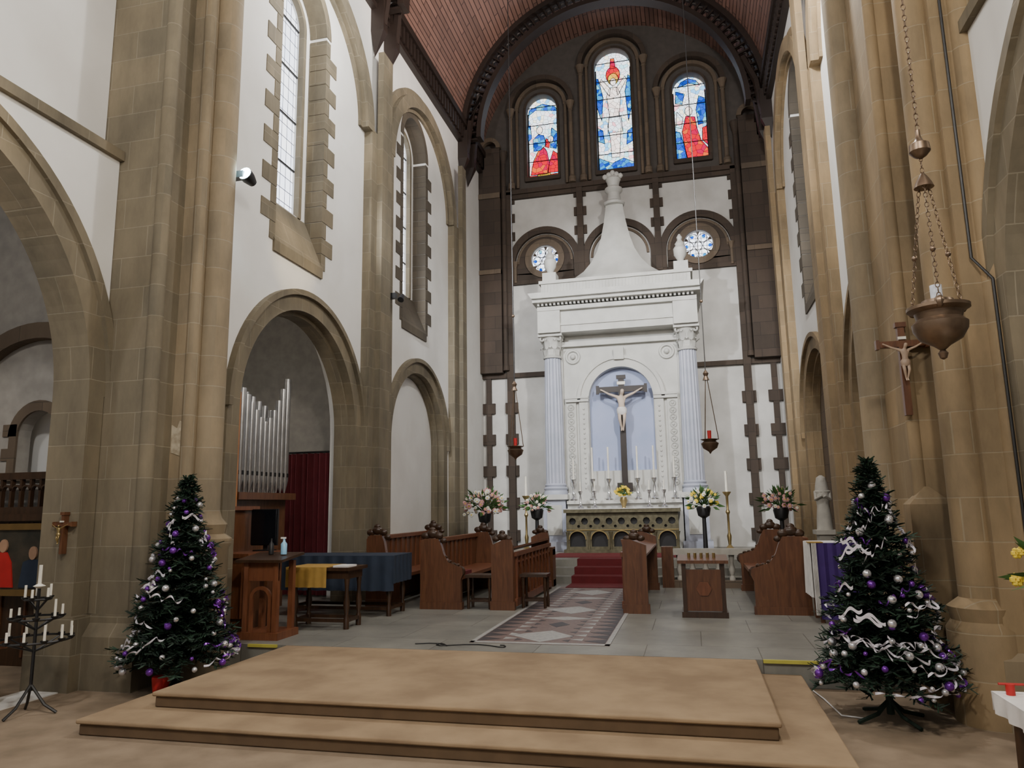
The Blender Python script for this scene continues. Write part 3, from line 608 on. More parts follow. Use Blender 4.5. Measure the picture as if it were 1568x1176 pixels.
# candlesticks on gradine
def candlestick(nm,x,y,z,h,cand,k=1,m=SILV):
    b=MB(); b.lathe(x,y,[(.085*k,z),(.085*k,z+.03),(.04*k,z+.06),(.02*k,z+.1),(.04*k,z+h*.3),(.018*k,z+h*.4),(.03*k,z+h*.6),(.016*k,z+h*.75),(.055*k,z+h*.93),(.06*k,z+h)],m,12)
    b.lathe(x,y,[(.02*k,z+h),(.018*k,z+h+cand)],CREAM,10); b.finish(nm)
for dx in (1.18,.72,.34): 
    for s in (-1,1): candlestick('altar_candlestick',RX+s*dx,17.52,1.8,.5,.75 if dx<1.1 else .5,1.1)
for dx in (-.95,.95,-.62,.62): candlestick('altar_candlestick',RX+dx,17.0,AZ,.4,.22,.9,SILV)
for x in (-3.8,.72): 
    b=MB(); z=SZ; y=16.9
    b.lathe(x,y,[(.16,z),(.16,z+.04),(.08,z+.1),(.03,z+.16),(.05,z+.35),(.025,z+.42),(.025,z+.8),(.05,z+.86),(.025,z+.92),(.03,z+1.2),(.09,z+1.28),(.09,z+1.3)],GOLD,14); b.lathe(x,y,[(.03,z+1.3),(.028,z+1.75)],CREAM,10); b.finish('standing_candlestick')
# ---------------------------------------------------------------- flowers
def flowers(b,x,y,z,R,n,cols,hz=.8,drop=.3):
    for i in range(n):
        th=random.uniform(0,2*pi); ph=random.uniform(-drop,1)*pi/2; r=R*random.uniform(.65,1)
        p=Vector((x+r*cos(ph)*cos(th),y+r*cos(ph)*sin(th),z+r*hz*sin(ph)))
        s=random.uniform(.025,.045)*(R/.3)**.5; m=random.choice(cols)
        if m is LEAF:
            d=(p-Vector((x,y,z))).normalized(); a=d.cross(Vector((random.random(),random.random(),random.random()))).normalized()
            b.add([tuple(p-d*s*2),tuple(p+a*s*.8),tuple(p+d*s*3),tuple(p-a*s*.8)],[(0,1,2,3)],LEAF)
        else:
            for k in range(6):
                a=2*pi*k/6; c2=p+Vector((cos(a),-.4,sin(a)))*s*.55; b.ball(tuple(c2),s*.55,m,5,3)
            b.ball(tuple(p+Vector((0,-s*.5,0))),s*.35,YLF,5,3)
    for i in range(n//3):
        th=random.uniform(0,2*pi); b.tube([(x,y,z-R*.2),(x+R*.7*cos(th),y+R*.7*sin(th),z+R*hz*random.uniform(0,.9))],.006,LEAF,4)
def stand(x,y,z,h,R,cols,n=90):
    b=MB()
    b.lathe(x,y,[(.18,z),(.18,z+.04),(.05,z+.08),(.04,z+h-.25),(.12,z+h-.2),(.15,z+h-.05),(.13,z+h)],BLACK,14)
    flowers(b,x,y,z+h+R*.2,R,n,cols); b.finish('flower_arrangement')
stand(-4.35,15.3,SZ,.95,.48,[PINKF,WHF,WHF,LEAF,LEAF,LEAF,PINKF],200)
stand(1.65,15.3,SZ,.95,.38,[PINKF,WHF,LEAF,PINKF,LEAF,LEAF],130)
stand(-3.4,16.2,SZ,1.0,.32,[PINKF,WHF,LEAF,LEAF,LEAF],120)
stand(.2,16.2,SZ,1.0,.36,[YLF,WHF,LEAF,LEAF,LEAF],130)
b=MB(); b.lathe(RX+.02,17.2,[(.05,AZ),(.04,AZ+.03),(.09,1.78),(.07,1.86)],GOLD,12); flowers(b,RX+.02,17.2,1.96,.2,60,[YLF,YLF,LEAF]); b.finish('flower_vase')
# communion rail
def rail(x0,x1):
    b=MB(); y=13.62
    b.box(x0,x1,y-.12,y+.12,PL,PL+.12,DARKM); b.box(x0,x1,y-.13,y+.13,PL+.56,PL+.66,PALEST)
    for xe in (x0,x1-.2): b.box(xe,xe+.2,y-.14,y+.14,PL,PL+.7,WOOD)
    n=int((x1-x0-.4)/.2)
    for i in range(n):
        x=x0+.3+i*(x1-x0-.5)/max(1,n-1)
        b.lathe(x,y,[(.05,PL+.12),(.05,PL+.16),(.03,PL+.2),(.055,PL+.3),(.03,PL+.42),(.045,PL+.5),(.05,PL+.56)],PALEST,10)
    b.finish('communion_rail')
rail(-4.9,-2.55); rail(-.6,1.9)
# ---------------------------------------------------------------- choir stalls
def endpoly(xb,xf,h):
    d=xf-xb; z=PL
    return [(xb,z),(xf,z),(xf,z+.42),(xf+d*.05,z+.5),(xf+d*.04,z+.58),(xf-d*.12,z+.62),(xf-d*.3,z+.66),(xf-d*.42,z+.78),(xf-d*.48,z+h-.1),(xf-d*.56,z+h),(xb+d*.1,z+h),(xb,z+h-.06)]
def stall(xb,xf,y0,y1,h=1.0,cush=False):
    b=MB(); s=1 if xf>xb else -1
    for y in (y0,y1-.08,):
        b.prism(endpoly(xb,xf,h),'y',y,y+.08,WOOD)
        b.box(xb,xf+s*.02,y-.015,y+.095,PL,PL+.1,WOOD)
        xc=xb+(xf-xb)*.28
        for dx,dz,r in ((0,.07,.075),(s*.1,.04,.06),(-s*.1,.04,.06),(s*.17,-.03,.045),(0,.13,.045)): b.ball((xc+dx,y+.04,PL+h+dz),r,WOODD,8,6,(1.2,.6,.9))
        for q in range(5): b.ball((xf-(xf-xb)*(.1+.1*q),y+.04,PL+.62+.035*q*q*.35),.035,WOODD,7,5,(1.2,1.2,.8))
        b.torus((xf-s*.02,y+.04,PL+.53),.055,.03,WOODD,Matrix.Rotation(pi/2,4,'X'),12,6)
    b.box(xb,xb+s*.05,y0+.08,y1-.08,PL+.02,PL+h-.04,WOOD)
    b.box(xb-s*.02,xb+s*.09,y0+.08,y1-.08,PL+h-.08,PL+h-.02,WOODR)
    b.box(xb+s*.05,xf-s*.04,y0+.08,y1-.08,PL+.40,PL+.45,WOODR)
    y=y0+.1
    while y<y1-.3:
        b.box(xb+s*.05,xb+s*.07,y+.04,y+.08,PL+.45,PL+h-.08,WOODR); y+=.22
    if cush: b.box(xb+s*.1,xf-s*.06,y0+.15,y0+.75,PL+.45,PL+.5,REDC)
    b.finish('choir_stall')
def desk(xa,xb,y0,y1,s,h=.98):
    b=MB(); xf=xb if s>0 else xa; 
    for y in (y0,y1-.08):
        b.box(xa,xb,y,y+.08,PL,PL+h-.08,WOOD); b.box(xa-.02,xb+.02,y-.01,y+.09,PL,PL+.12,WOOD); b.prism([(xa,PL+h-.08),(xb,PL+h-.08),((xa+xb)/2+.1*s+.04,PL+h+.0),((xa+xb)/2+.1*s-.08,PL+h+.0)],'y',y,y+.08,WOOD)
        for dx,dz,r in ((0,.04,.07),(.09,.01,.05),(-.09,.01,.05),(0,.1,.04)): b.ball(((xa+xb)/2+dx,y+.04,PL+h+dz),r,WOODD,8,6,(1.2,.6,.8))
    b.box(xf,xf-s*.05,y0+.08,y1-.08,PL+.05,PL+h-.2,WOOD)
    y=y0+.18
    while y<y1-.2:
        b.box(xf,xf+s*.03,y-.02,y+.02,PL+.1,PL+h-.2,WOODR)
        b.ring(y+.13,PL+h-.42,.09,.115,0,180,'x',xf,xf+s*.02,WOODR,8)
        y+=.26
    b.box(xf,xf+s*.04,y0+.08,y1-.08,PL+.05,PL+.15,WOODR); b.box(xf,xf+s*.04,y0+.08,y1-.08,PL+h-.24,PL+h-.18,WOODR)
    xo=xb if s<0 else xa
    b.add([(xf,y0+.05,PL+h-.1),(xf,y1-.05,PL+h-.1),(xo,y1-.05,PL+h-.2),(xo,y0+.05,PL+h-.2),(xf,y0+.05,PL+h-.13),(xf,y1-.05,PL+h-.13),(xo,y1-.05,PL+h-.23),(xo,y0+.05,PL+h-.23)],[(0,1,2,3),(4,7,6,5),(0,4,5,1),(2,6,7,3),(1,5,6,2),(0,3,7,4)],WOODR)
    b.finish('choir_desk')
desk(-2.87,-2.55,10.4,13.2,1); stall(-3.95,-3.33,10.4,13.2,1.0,True); stall(-4.9,-4.35,10.6,13.2,1.05)
desk(-.98,-.66,10.3,13.2,-1); stall(1.42,.72,10.4,13.2,1.0)
def stool(x,y):
    b=MB(); b.box(x-.2,x+.2,y-.15,y+.15,PL+.44,PL+.48,WOODD)
    for sx in (-1,1):
        for sy in (-1,1): b.lathe(x+sx*.16,y+sy*.11,[(.02,PL),(.025,PL+.1),(.016,PL+.2),(.025,PL+.35),(.02,PL+.44)],WOODD,8)
    b.box(x-.16,x+.16,y-.12,y-.1,PL+.1,PL+.13,WOODD); b.box(x-.16,x+.16,y+.1,y+.12,PL+.1,PL+.13,WOODD); b.finish('wooden_stool')
stool(-2.3,10.75); stool(-3.08,10.6)
# prayer desk right
b=MB(); x0,x1,y0=-.2,.34,10.05
b.box(x0,x0+.05,y0,y0+.45,PL,PL+.72,WOODD); b.box(x1-.05,x1,y0,y0+.45,PL,PL+.72,WOODD); b.box(x0,x1,y0+.02,y0+.05,PL+.08,PL+.6,WOOD)
b.prism([(y0-.06,PL+.68),(y0+.5,PL+.72),(y0+.5,PL+.76),(y0-.06,PL+.72)],'x',x0-.05,x1+.05,WOOD); b.box(x0-.02,x1+.02,y0-.03,y0+.47,PL,PL+.07,WOODD)
for i in range(5): b.lathe(x0+.1+i*.08,y0+.2,[(.02,PL+.73),(.02,PL+.8)],GOLD,8)
b.prism(circ((x0+x1)/2,PL+.36,.1,6),'y',y0,y0+.03,WOODR); b.finish('prayer_desk')
def drape(b,x0,x1,y,z0,z1,mat,ax='y',fold=.02,n=24):
    vs=[];fs=[]
    for j in range(2):
        for i in range(n+1):
            u=x0+(x1-x0)*i/n; w=y+fold*sin(i*1.3)*(1 if j==0 else .2); z=z0 if j==0 else z1
            vs.append((u,w,z) if ax=='y' else (w,u,z))
    for i in range(n): fs.append((i,i+1,n+2+i,n+1+i))
    b.add(vs,fs,mat)
# purple covered table
b=MB(); b.box(1.38,1.90,9.75,10.28,PL+.9,PL+.94,WOOD)
for sx in (1.42,1.82): 
    for sy in (9.8,10.2): b.box(sx,sx+.05,sy,sy+.05,PL,PL+.9,WOOD)
b.box(1.36,1.92,9.73,10.3,PL+.94,PL+.95,CLW)
drape(b,1.42,1.92,9.72,PL+.05,PL+.95,PURP); drape(b,1.36,1.42,9.715,PL+.1,PL+.95,CLW); drape(b,9.73,10.3,1.35,PL+.3,PL+.95,CLW,'x'); b.box(1.33,1.5,9.71,9.9,PL+.95,PL+.96,YELL)
b.finish('draped_side_table')
# statue
b=MB(); b.box(1.98,2.25,13.1,13.4,PL,1.15,PALEST); b.box(1.93,2.27,13.05,13.45,1.15,1.22,PALEST)
b.lathe(2.1,13.25,[(.13,1.22),(.12,1.4),(.1,1.6),(.11,1.75),(.13,1.85),(.05,1.93),(.05,1.95)],PALEST,14,sy=.75); b.ball((2.1,13.24,2.02),.065,PALEST,10,8,(.85,.95,1.2)); b.lathe(2.1,13.27,[(.13,1.75),(.1,1.95),(.075,2.08),(.02,2.12)],PALEST,12)
b.tube([(2.0,13.25,1.85),(1.98,13.18,1.72),(2.08,13.13,1.78)],[.035,.03,.02],PALEST,8); b.tube([(2.2,13.25,1.85),(2.2,13.18,1.72),(2.12,13.13,1.78)],[.035,.03,.02],PALEST,8); b.finish('saint_statue')
# ---------------------------------------------------------------- left furniture
b=MB()
x0,x1,y0,y1=-5.12,-4.68,7.75,8.15
for xa in (x0,x1-.06):
    for ya in (y0,y1-.06): b.box(xa,xa+.06,ya,ya+.06,PL,PL+.86,WOODR)
b.box(x0-.04,x1+.04,y0-.03,y1+.03,PL,PL+.08,WOODR); b.box(x0,x1,y0+.02,y0+.04,PL+.65,PL+.86,WOODR); b.ring((x0+x1)/2,PL+.45,.1,.14,0,180,'y',y0+.01,y0+.04,WOODR,12)
for q in (-.12,.12): b.box((x0+x1)/2+q-.02,(x0+x1)/2+q+.02,y0+.01,y0+.04,PL+.08,PL+.45,WOODR)
b.prism([(y0-.06,PL+.86),(y1+.05,PL+.92),(y1+.05,PL+.95),(y0-.06,PL+.89)],'x',x0-.08,x1+.08,WOODD); b.finish('reading_desk')
b=MB(); x,y,z=-4.76,8.0,PL+.935
b.lathe(x,y,[(.035,z),(.037,z+.12),(.015,z+.15),(.012,z+.18)],M('sanitiser_clear',(.3,.6,.85),.1),12); b.box(x-.04,x+.02,y-.012,y+.012,z+.18,z+.2,CLW); b.finish('pump_bottle')
b=MB(); x,y=-4.94,8.02; b.lathe(x,y,[(.03,PL+.935),(.03,PL+1.05),(.01,PL+1.08),(.01,PL+1.12)],BLACK,10); b.finish('dark_bottle')
def table(x0,x1,y0,y1,h,mat,stretch=True,t=.04,lg=.035):
    b=MB(); b.box(x0,x1,y0,y1,PL+h-t,PL+h,mat); b.box(x0+.05,x1-.05,y0+.05,y1-.05,PL+h-.14,PL+h-t,mat)
    for xa in (x0+.08,x1-.08):
        for ya in (y0+.08,y1-.08): b.lathe(xa,ya,[(lg,PL),(lg,PL+.12),(lg*.6,PL+.16),(lg*1.2,PL+h*.4),(lg*.6,PL+h*.6),(lg,PL+h-.14)],mat,10)
    if stretch:
        for ya in (y0+.08,y1-.08): b.box(x0+.08,x1-.08,ya-.02,ya+.02,PL+.08,PL+.12,mat)
        for xa in (x0+.08,x1-.08): b.box(xa-.02,xa+.02,y0+.08,y1-.08,PL+.08,PL+.12,mat)
    return b
b=table(-5.0,-4.14,8.5,9.0,.74,WOODD); zt=PL+.74
b.box(-5.01,-4.45,8.48,9.02,zt,zt+.006,YELL); drape(b,-5.01,-4.45,8.48,zt-.24,zt+.005,YELL,fold=.012); drape(b,8.48,9.02,-5.01,zt-.2,zt+.005,YELL,'x',.01); b.box(-4.4,-4.2,8.55,8.8,zt,zt+.02,CLW); b.finish('small_table')
b=table(-5.7,-4.05,9.6,10.25,.8,WOODD); zt=PL+.8
b.box(-5.72,-4.03,9.58,10.27,zt,zt+.012,BLUE); drape(b,-5.72,-4.03,9.575,zt-.46,zt+.01,BLUE,fold=.03,n=40); drape(b,9.58,10.27,-4.03,zt-.36,zt+.01,BLUE,'x',.02); drape(b,9.58,10.27,-5.72,zt-.36,zt+.01,BLUE,'x',.02); b.finish('long_covered_table')
b=MB(); b.box(-5.3,-4.98,12.75,13.85,PL,1.0,WOOD); b.box(-5.32,-4.95,12.7,13.9,1.0,1.05,ORNG); b.box(-4.98,-4.96,12.85,13.25,.35,.9,WOODR); b.box(-4.98,-4.96,13.35,13.75,.35,.9,WOODR); b.finish('low_cupboard')
# organ
b=MB()
b.box(-7.0,-6.12,8.95,9.03,PL,3.35,ORNG); b.box(-7.1,-6.25,9.05,10.5,PL,1.85,WOOD); b.box(-7.15,-6.10,9.04,10.55,1.85,1.95,WOOD)
hs=[1.55,1.48,1.40,1.3,1.2,1.1,1.05,1.12,1.25,1.42,1.62,1.8]
for i,hh in enumerate(hs):
    y=9.13+i*.12; r=.055
    b.lathe(-6.25,y,[(.012,1.95),(r,2.15),(r,1.95+hh),(r*.98,1.97+hh)],PIPE,14)
    b.box(-6.25+r*.7,-6.25+r*1.08,y-.02,y+.02,2.2,2.26,BLACK)
for i in range(8): b.lathe(-6.5,9.2+i*.17,[(.012,1.95),(.05,2.1),(.05,3.45-.05*abs(i-3)),(.048,3.47-.05*abs(i-3))],PIPE,12)
b.finish('pipe_organ')
b=MB(); b.box(-6.1,-5.38,8.2,8.93,PL,1.12,WOOD); b.box(-6.15,-5.33,8.15,8.94,1.12,1.17,WOODR); b.box(-6.05,-5.42,8.15,8.2,.4,1.05,WOODR); b.box(-6.1,-5.75,8.3,8.93,1.17,1.7,WOOD); b.box(-6.11,-5.7,8.25,8.94,1.7,1.75,WOODR); b.finish('organ_console')
b=MB(); b.box(-5.68,-5.32,8.72,8.76,1.25,1.70,SCR); b.box(-5.69,-5.31,8.75,8.78,1.24,1.71,BLACK); b.box(-5.53,-5.47,8.78,8.81,1.17,1.4,BLACK); b.box(-5.62,-5.38,8.68,8.86,1.17,1.185,BLACK); b.finish('monitor')
b=MB(); vs=[];fs=[];n=80
for j,z in enumerate((PL+.03,2.66)):
    for i in range(n+1): vs.append((-7.1+1.2*i/n,11.6+.05*sin(i*.85)+.02*sin(i*.4),z))
for i in range(n): fs.append((i,i+1,n+2+i,n+1+i))
b.add(vs,fs,CURT); b.tube([(-7.15,11.6,2.68),(-5.85,11.6,2.68)],.02,BLACK); b.finish('red_curtain')
# aisle walls
b=MB(); DW=M('aisle_plaster',(.36,.34,.31),.9)
b.box(-9.3,-9.1,-8,20,0,7,DW); b.box(-9.1,-6.01,12.6,12.8,PL,7,DW)
b.plate([(-9.1,0),(-6.41,0),(-6.41,6.15),(-9.1,6.15)],[archpoly(-7.8,.32,2.2,2.65,12)],'y',7.35,7.55,DW); b.finish('wall_aisle_left',smooth=False)
b=MB(); b.box(-9.1,-6.42,-8,7.3,6.15,6.3,TIMB); b.box(-9.1,-6.02,7.56,12.6,6.15,6.3,TIMB); b.box(2.92,6.3,-8,20,6.15,6.3,TIMB)
for y in range(-6,13,2): b.box(-9.1,-6.43,y,y+.2,5.9,6.15,TIMB)
b.finish('ceiling_aisle')
b=MB(); b.box(6.3,6.5,-8,20,0,7,DW); b.box(2.95,6.3,13.0,13.2,PL,7,DW); b.finish('wall_aisle_right')
b=MB()
z=2.2;i=0
while z<2.7:
    for q in (-1,1):
        w=.2 if i%2 else .1; b.box(-7.8+q*.31,-7.8+q*(.32+w),7.33,7.36,z,z+.15,DARKM)
    z+=.15;i+=1
b.ring(-7.8,2.65,.31,.44,0,180,'y',7.33,7.36,DARKM,16); b.box(-8.3,-7.3,7.3,7.36,2.1,2.2,DARKM); b.box(-8.4,-7.2,7.7,7.75,2.0,3.2,WHITE)
b.ring(-7.8,2.7,1.15,1.35,0,180,'y',7.2,7.34,DARKM,28)
b.finish('trim_aisle_niche',smooth=False)
# screen and painting
b=MB(); b.box(-9.0,-6.42,7.05,7.12,1.70,1.78,WOODD); b.box(-9.0,-6.42,7.05,7.12,2.1,2.18,WOODD); b.box(-9.0,-6.42,7.0,7.3,1.62,1.70,WOODD)
x=-8.95
while x<-6.5: b.box(x,x+.03,7.06,7.11,1.78,2.1,WOODD); b.ring(x+.085,1.97,.05,.07,0,180,'y',7.06,7.11,WOODD,6); x+=.14
b.box(-9.0,-6.42,7.1,7.3,0,1.62,WOODD)
x=-8.9
while x<-6.6: b.box(x,x+.03,7.08,7.1,.1,1.6,WOOD); x+=.35
b.finish('carved_wooden_screen')
b=MB(); px0,px1,pz0,pz1=-8.0,-6.98,.86,1.52
b.box(px0,px1,6.95,7.075,pz0,pz1,PAINT)
for xa,xb,za,zb in ((px0-.06,px1+.06,pz1,pz1+.07),(px0-.06,px1+.06,pz0-.07,pz0),(px0-.07,px0,pz0,pz1),(px1,px1+.07,pz0,pz1)): b.box(xa,xb,6.92,7.075,za,zb,GILT)
for xx,zz in ((-7.70,1.34),(-7.28,1.26)):
    b.prism([(xx-.17,.88),(xx+.17,.88),(xx+.12,1.16),(xx+.05,zz-.07),(xx-.05,zz-.07),(xx-.13,1.16)],'y',6.935,6.955,REDP if xx<-7.5 else BLUE); b.prism([(xx+.055*cos(t*pi/6),zz+.075*sin(t*pi/6)) for t in range(12)],'y',6.93,6.955,PSKIN)
b.finish('framed_painting')
b=MB(); b.box(-7.9,-6.15,5.2,5.6,.0,.5,WOODD); b.box(-7.95,-6.12,5.15,5.65,.5,.57,WOOD)
for i in range(6): b.box(-7.8+i*.28,-7.6+i*.28,5.185,5.2,.1,.44,WOODR)
b.box(-7.0,-6.3,5.2,5.58,.57,.582,CLW); b.finish('side_chest')
b=MB(); b.box(-6.62,-6.34,5.5,5.53,.582,.88,CLW); b.box(-6.60,-6.44,5.49,5.5,.61,.85,GREENC); b.finish('notice_card')
b=MB(); b.lathe(-6.22,5.4,[(.05,.57),(.05,.61),(.04,.66),(.055,.78),(.04,.84)],PALEST,12); b.ball((-6.22,5.4,.88),.04,PALEST); b.finish('small_figurine')
# votive stand
b=MB(); cx,cy=-5.62,5.45
for k in range(3):
    a=k*2*pi/3+.4; b.tube([(cx,cy,.25),(cx+.12*cos(a),cy+.12*sin(a),.08),(cx+.22*cos(a),cy+.22*sin(a),.012)],.012,BLACK)
b.tube([(cx,cy,.2),(cx,cy,1.05)],.014,BLACK)
for R,z,n in ((.28,.62,12),(.19,.8,8),(.1,.96,5)):
    b.torus((cx,cy,z),R,.01,BLACK,None,20,5)
    for k in range(4): a=k*pi/2; b.tube([(cx,cy,z-.1),(cx+R*cos(a),cy+R*sin(a),z)],.008,BLACK,5)
    for k in range(n):
        a=2*pi*k/n; xx,yy=cx+R*cos(a),cy+R*sin(a); b.lathe(xx,yy,[(.008,z-.01),(.028,z+.01),(.03,z+.02)],BLACK,8)
        if random.random()<.85: b.lathe(xx,yy,[(.011,z+.02),(.01,z+.02+random.uniform(.06,.14))],CREAM,8)
b.lathe(cx,cy,[(.015,1.05),(.05,1.07),(.015,1.09),(.014,1.25)],CREAM,8); b.finish('votive_candle_stand')
# ---------------------------------------------------------------- christmas trees
def xtree(x,y,z,h,R,seed,potred=False,nr=30):
    random.seed(seed); b=MB(); b.tube([(x,y,z+.05),(x,y,z+h)],[.03,.008],GREEN2,6)
    q=.14 if potred else .3
    for k in range(4):
        a=k*pi/2+.5; b.tube([(x,y,z+.16),(x+q*.4*cos(a),y+q*.4*sin(a),z+.06),(x+q*cos(a),y+q*sin(a),z+.015)],.016,BLACK if potred else GREEN2,5)
    if potred: b.lathe(x-.02,y-.2,[(.06,z+.0),(.08,z+.17),(.08,z+.19)],REDP,14)
    lv=32
    def rad(t): return R*(1-t)**.85*(.9+.1*sin(t*23))+.03
    for i in range(lv):
        t=i/(lv-1); zz=z+h*.15+(h*.83)*t; rr=rad(t); nb=int(9+16*(1-t))
        for k in range(nb):
            a=2*pi*(k+random.random()*.8)/nb+i; r=rr*random.uniform(.72,1.15); dz=random.uniform(-.07,.12)-.02
            d=Vector((cos(a),sin(a),0)); p0=Vector((x,y,zz+.05)); p1=Vector((x+r*cos(a),y+r*sin(a),zz+dz))
            b.tube([p0,p1],[.008,.004],GREEN2,3)
            n=int(6+r*34)
            for q in range(n):
                u=.25+.8*q/n; p=p0.lerp(p1,u); m=GREEN if random.random()<.6 else GREEN2
                ln=random.uniform(.045,.085)
                for s in (-1,1):
                    side=Vector((-sin(a),cos(a),0))*s
                    dd=(side*random.uniform(.4,1)+d*.7+Vector((0,0,random.uniform(-.5,.7)))).normalized()
                    nn=dd.cross(Vector((random.uniform(-1,1),random.uniform(-1,1),1))).normalized()*.008
                    b.add([tuple(p-nn),tuple(p+nn),tuple(p+dd*ln+nn*.6),tuple(p+dd*ln-nn*.6)],[(0,1,2,3)],m)
    for s in range(9):
        a=s*.7; b.tube([(x,y,z+h*.96),(x+.05*cos(a),y+.05*sin(a),z+h+.03)],.006,GREEN,4)
    for i in range(130):
        t=random.random()**1.4*.93; a=random.uniform(0,2*pi); r=rad(t)*1.05; zz=z+h*.15+h*.83*t-.03
        b.ball((x+r*cos(a),y+r*sin(a),zz),random.choice((.018,.025,.034)),random.choice((BPURP,BPURP,BSIL,BSIL,BSIL)),10,7)
    for m,w,cnt in ((RIB,.0095,nr),(BPURP,.009,18)):
        for g in range(cnt):
            t0=random.random()**1.3*.85; a0=random.uniform(0,2*pi); da=random.uniform(.6,1.6); sl=random.uniform(-.12,.12); vs=[];fs=[];N=40
            for i in range(N):
                t=min(.97,max(0,t0+sl*i/N+.014*sin(i*.5+g))); a=a0+da*i/N; r=rad(t)*(1.06+.05*sin(i*.6)); zz=z+h*.15+h*.83*t; tw=i*.45
                vs+= [(x+(r+w*sin(tw))*cos(a),y+(r+w*sin(tw))*sin(a),zz-w*cos(tw)),(x+(r-w*sin(tw))*cos(a),y+(r-w*sin(tw))*sin(a),zz+w*cos(tw))]
                if i: fs.append((2*i-2,2*i-1,2*i+1,2*i))
            b.add(vs,fs,m)
    for i in range(9 if not potred else 3):
        t=random.uniform(.05,.8); a=random.uniform(-pi*.9,-.1*pi); r=rad(t)*1.08; c=Vector((x+r*cos(a),y+r*sin(a),z+h*.15+h*.83*t)); sd=Vector((-sin(a),cos(a),0)); vs=[];fs=[]
        sl=random.uniform(-.5,.9)
        for q in range(15):
            u=(q-7)/7; p=c+sd*.1*u+Vector((0,0,.06*u*sl+.025*cos(u*4))); vs+=[tuple(p-Vector((0,0,.013))),tuple(p+Vector((0,0,.013)))]
        for q in range(14): fs.append((2*q,2*q+1,2*q+3,2*q+2))
        b.add(vs,fs,RIB)
    b.finish('christmas_tree')
xtree(-4.87,6.36,0,2.02,.5,3,True,26); xtree(1.40,6.55,0,2.0,.5,5,False,36)
random.seed(11)
# ---------------------------------------------------------------- hanging lamps
def chain(b,p0,p1,m,st=.035,R=.012):
    p0=Vector(p0);p1=Vector(p1);d=p1-p0;n=max(2,int(d.length/st)); q=d.to_track_quat('Z','Y').to_matrix().to_4x4()
    for i in range(n):
        c=p0+d*(i+.5)/n; b.torus(c,R,R*.24,m,q@Matrix.Rotation((i%2)*pi/2,4,'Z')@Matrix.Rotation(pi/2,4,'X')@Matrix.Diagonal((1,1.55,1,1)),8,4)
b=MB(); x,y,z=1.57,5.0,2.69
b.lathe(x,y,[(.004,z-.14),(.02,z-.13),(.03,z-.1),(.015,z-.08),(.05,z-.05),(.12,z-.01),(.155,z+.05),(.16,z+.09),(.13,z+.12),(.14,z+.16),(.18,z+.18),(.18,z+.2),(.1,z+.21),(.09,z+.24),(.05,z+.25)],BRONZE,28)
b.lathe(x,y,[(.035,z+.25),(.035,z+.34),(.03,z+.34)],M('lamp_glass',(.75,.8,.9),.1),14)
for k in range(3):
    a=k*2*pi/3+.3; b.ball((x+.16*cos(a),y+.16*sin(a),z+.2),.03,BRONZE,8,6,(1,1,1.3)); chain(b,(x+.16*cos(a),y+.16*sin(a),z+.22),(x+.03*cos(a),y+.03*sin(a),z+1.02),BRONZE)
    b.ball((x+.11*cos(a),y+.11*sin(a),z+.55),.018,BRONZE,8,6)
b.lathe(x,y,[(.06,z+1.0),(.05,z+1.03),(.03,z+1.07),(.01,z+1.1)],BRONZE,16)
chain(b,(x,y,z+1.1),(x,y,z+1.22),BRONZE); b.lathe(x,y,[(.01,z+1.2),(.04,z+1.22),(.065,z+1.25),(.06,z+1.3),(.03,z+1.32),(.015,z+1.36),(.015,z+1.4)],BRONZE,16)
chain(b,(x,y,z+1.4),(x,y,15.31),BRONZE,.04,.014); b.finish('sanctuary_lamp')
for x in (-3.1,.33):
    b=MB(); y,z=13.0,2.62
    b.lathe(x,y,[(.005,z-.1),(.03,z-.06),(.12,z+.0),(.15,z+.08),(.1,z+.12),(.16,z+.15),(.08,z+.16)],BRONZE,18); b.lathe(x,y,[(.03,z+.16),(.035,z+.3),(.03,z+.3)],REDP,12)
    for k in range(3):
        a=k*2*pi/3; b.tube([(x+.15*cos(a),y+.15*sin(a),z+.14),(x+.02*cos(a),y+.02*sin(a),z+1.2)],.007,BRONZE,4)
    b.lathe(x,y,[(.06,z+1.18),(.03,z+1.25),(.05,z+1.3),(.01,z+1.36)],BRONZE,12); b.tube([(x,y,z+1.3),(x,y,11.2+math.sqrt(3.87**2-(x-AX)**2))],.009,BLACK,5); b.ball((x,y,z+2.6),.03,BRONZE); b.finish('hanging_lamp')
# ---------------------------------------------------------------- right white table
b=MB(); b.box(1.4,2.3,3.3,4.25,.70,.74,WOODD)
for xa in (1.45,2.2):
    for ya in (3.35,4.15): b.lathe(xa,ya,[(.03,0),(.03,.1),(.02,.15),(.035,.4),(.03,.7)],WOODD,10)
b.box(1.38,2.32,3.28,4.27,.74,.75,CLW); drape(b,3.28,4.27,1.375,.66,.75,CLW,'x',.012,30); drape(b,1.38,2.32,3.275,.66,.75,CLW,'y',.012,30); drape(b,1.38,2.32,4.275,.66,.75,CLW,'y',.012,30); b.finish('white_cloth_table')
b=MB(); x,y=1.56,4.05; b.lathe(x,y,[(.05,.75),(.05,.76),(.015,.79),(.02,.84),(.045,.88),(.045,.89)],GOLD,14); b.lathe(x,y,[(.025,.89),(.024,.98)],CREAM,12); b.finish('candle_holder')
b=MB(); b.tube([(1.44,4.2,.75),(1.44,4.2,.80)],.02,REDP,10); b.tube([(1.39,4.2,.80),(1.5,4.2,.80)],.006,REDP); b.finish('red_tag_ornament')
b=MB(); b.lathe(2.0,4.9,[(.15,0),(.15,.03),(.03,.07),(.025,.85),(.1,.9),(.12,1.1),(.1,1.12)],PALEST,14); flowers(b,2.0,4.9,1.25,.25,70,[YLF,YLF,LEAF,LEAF]); b.finish('flower_arrangement')
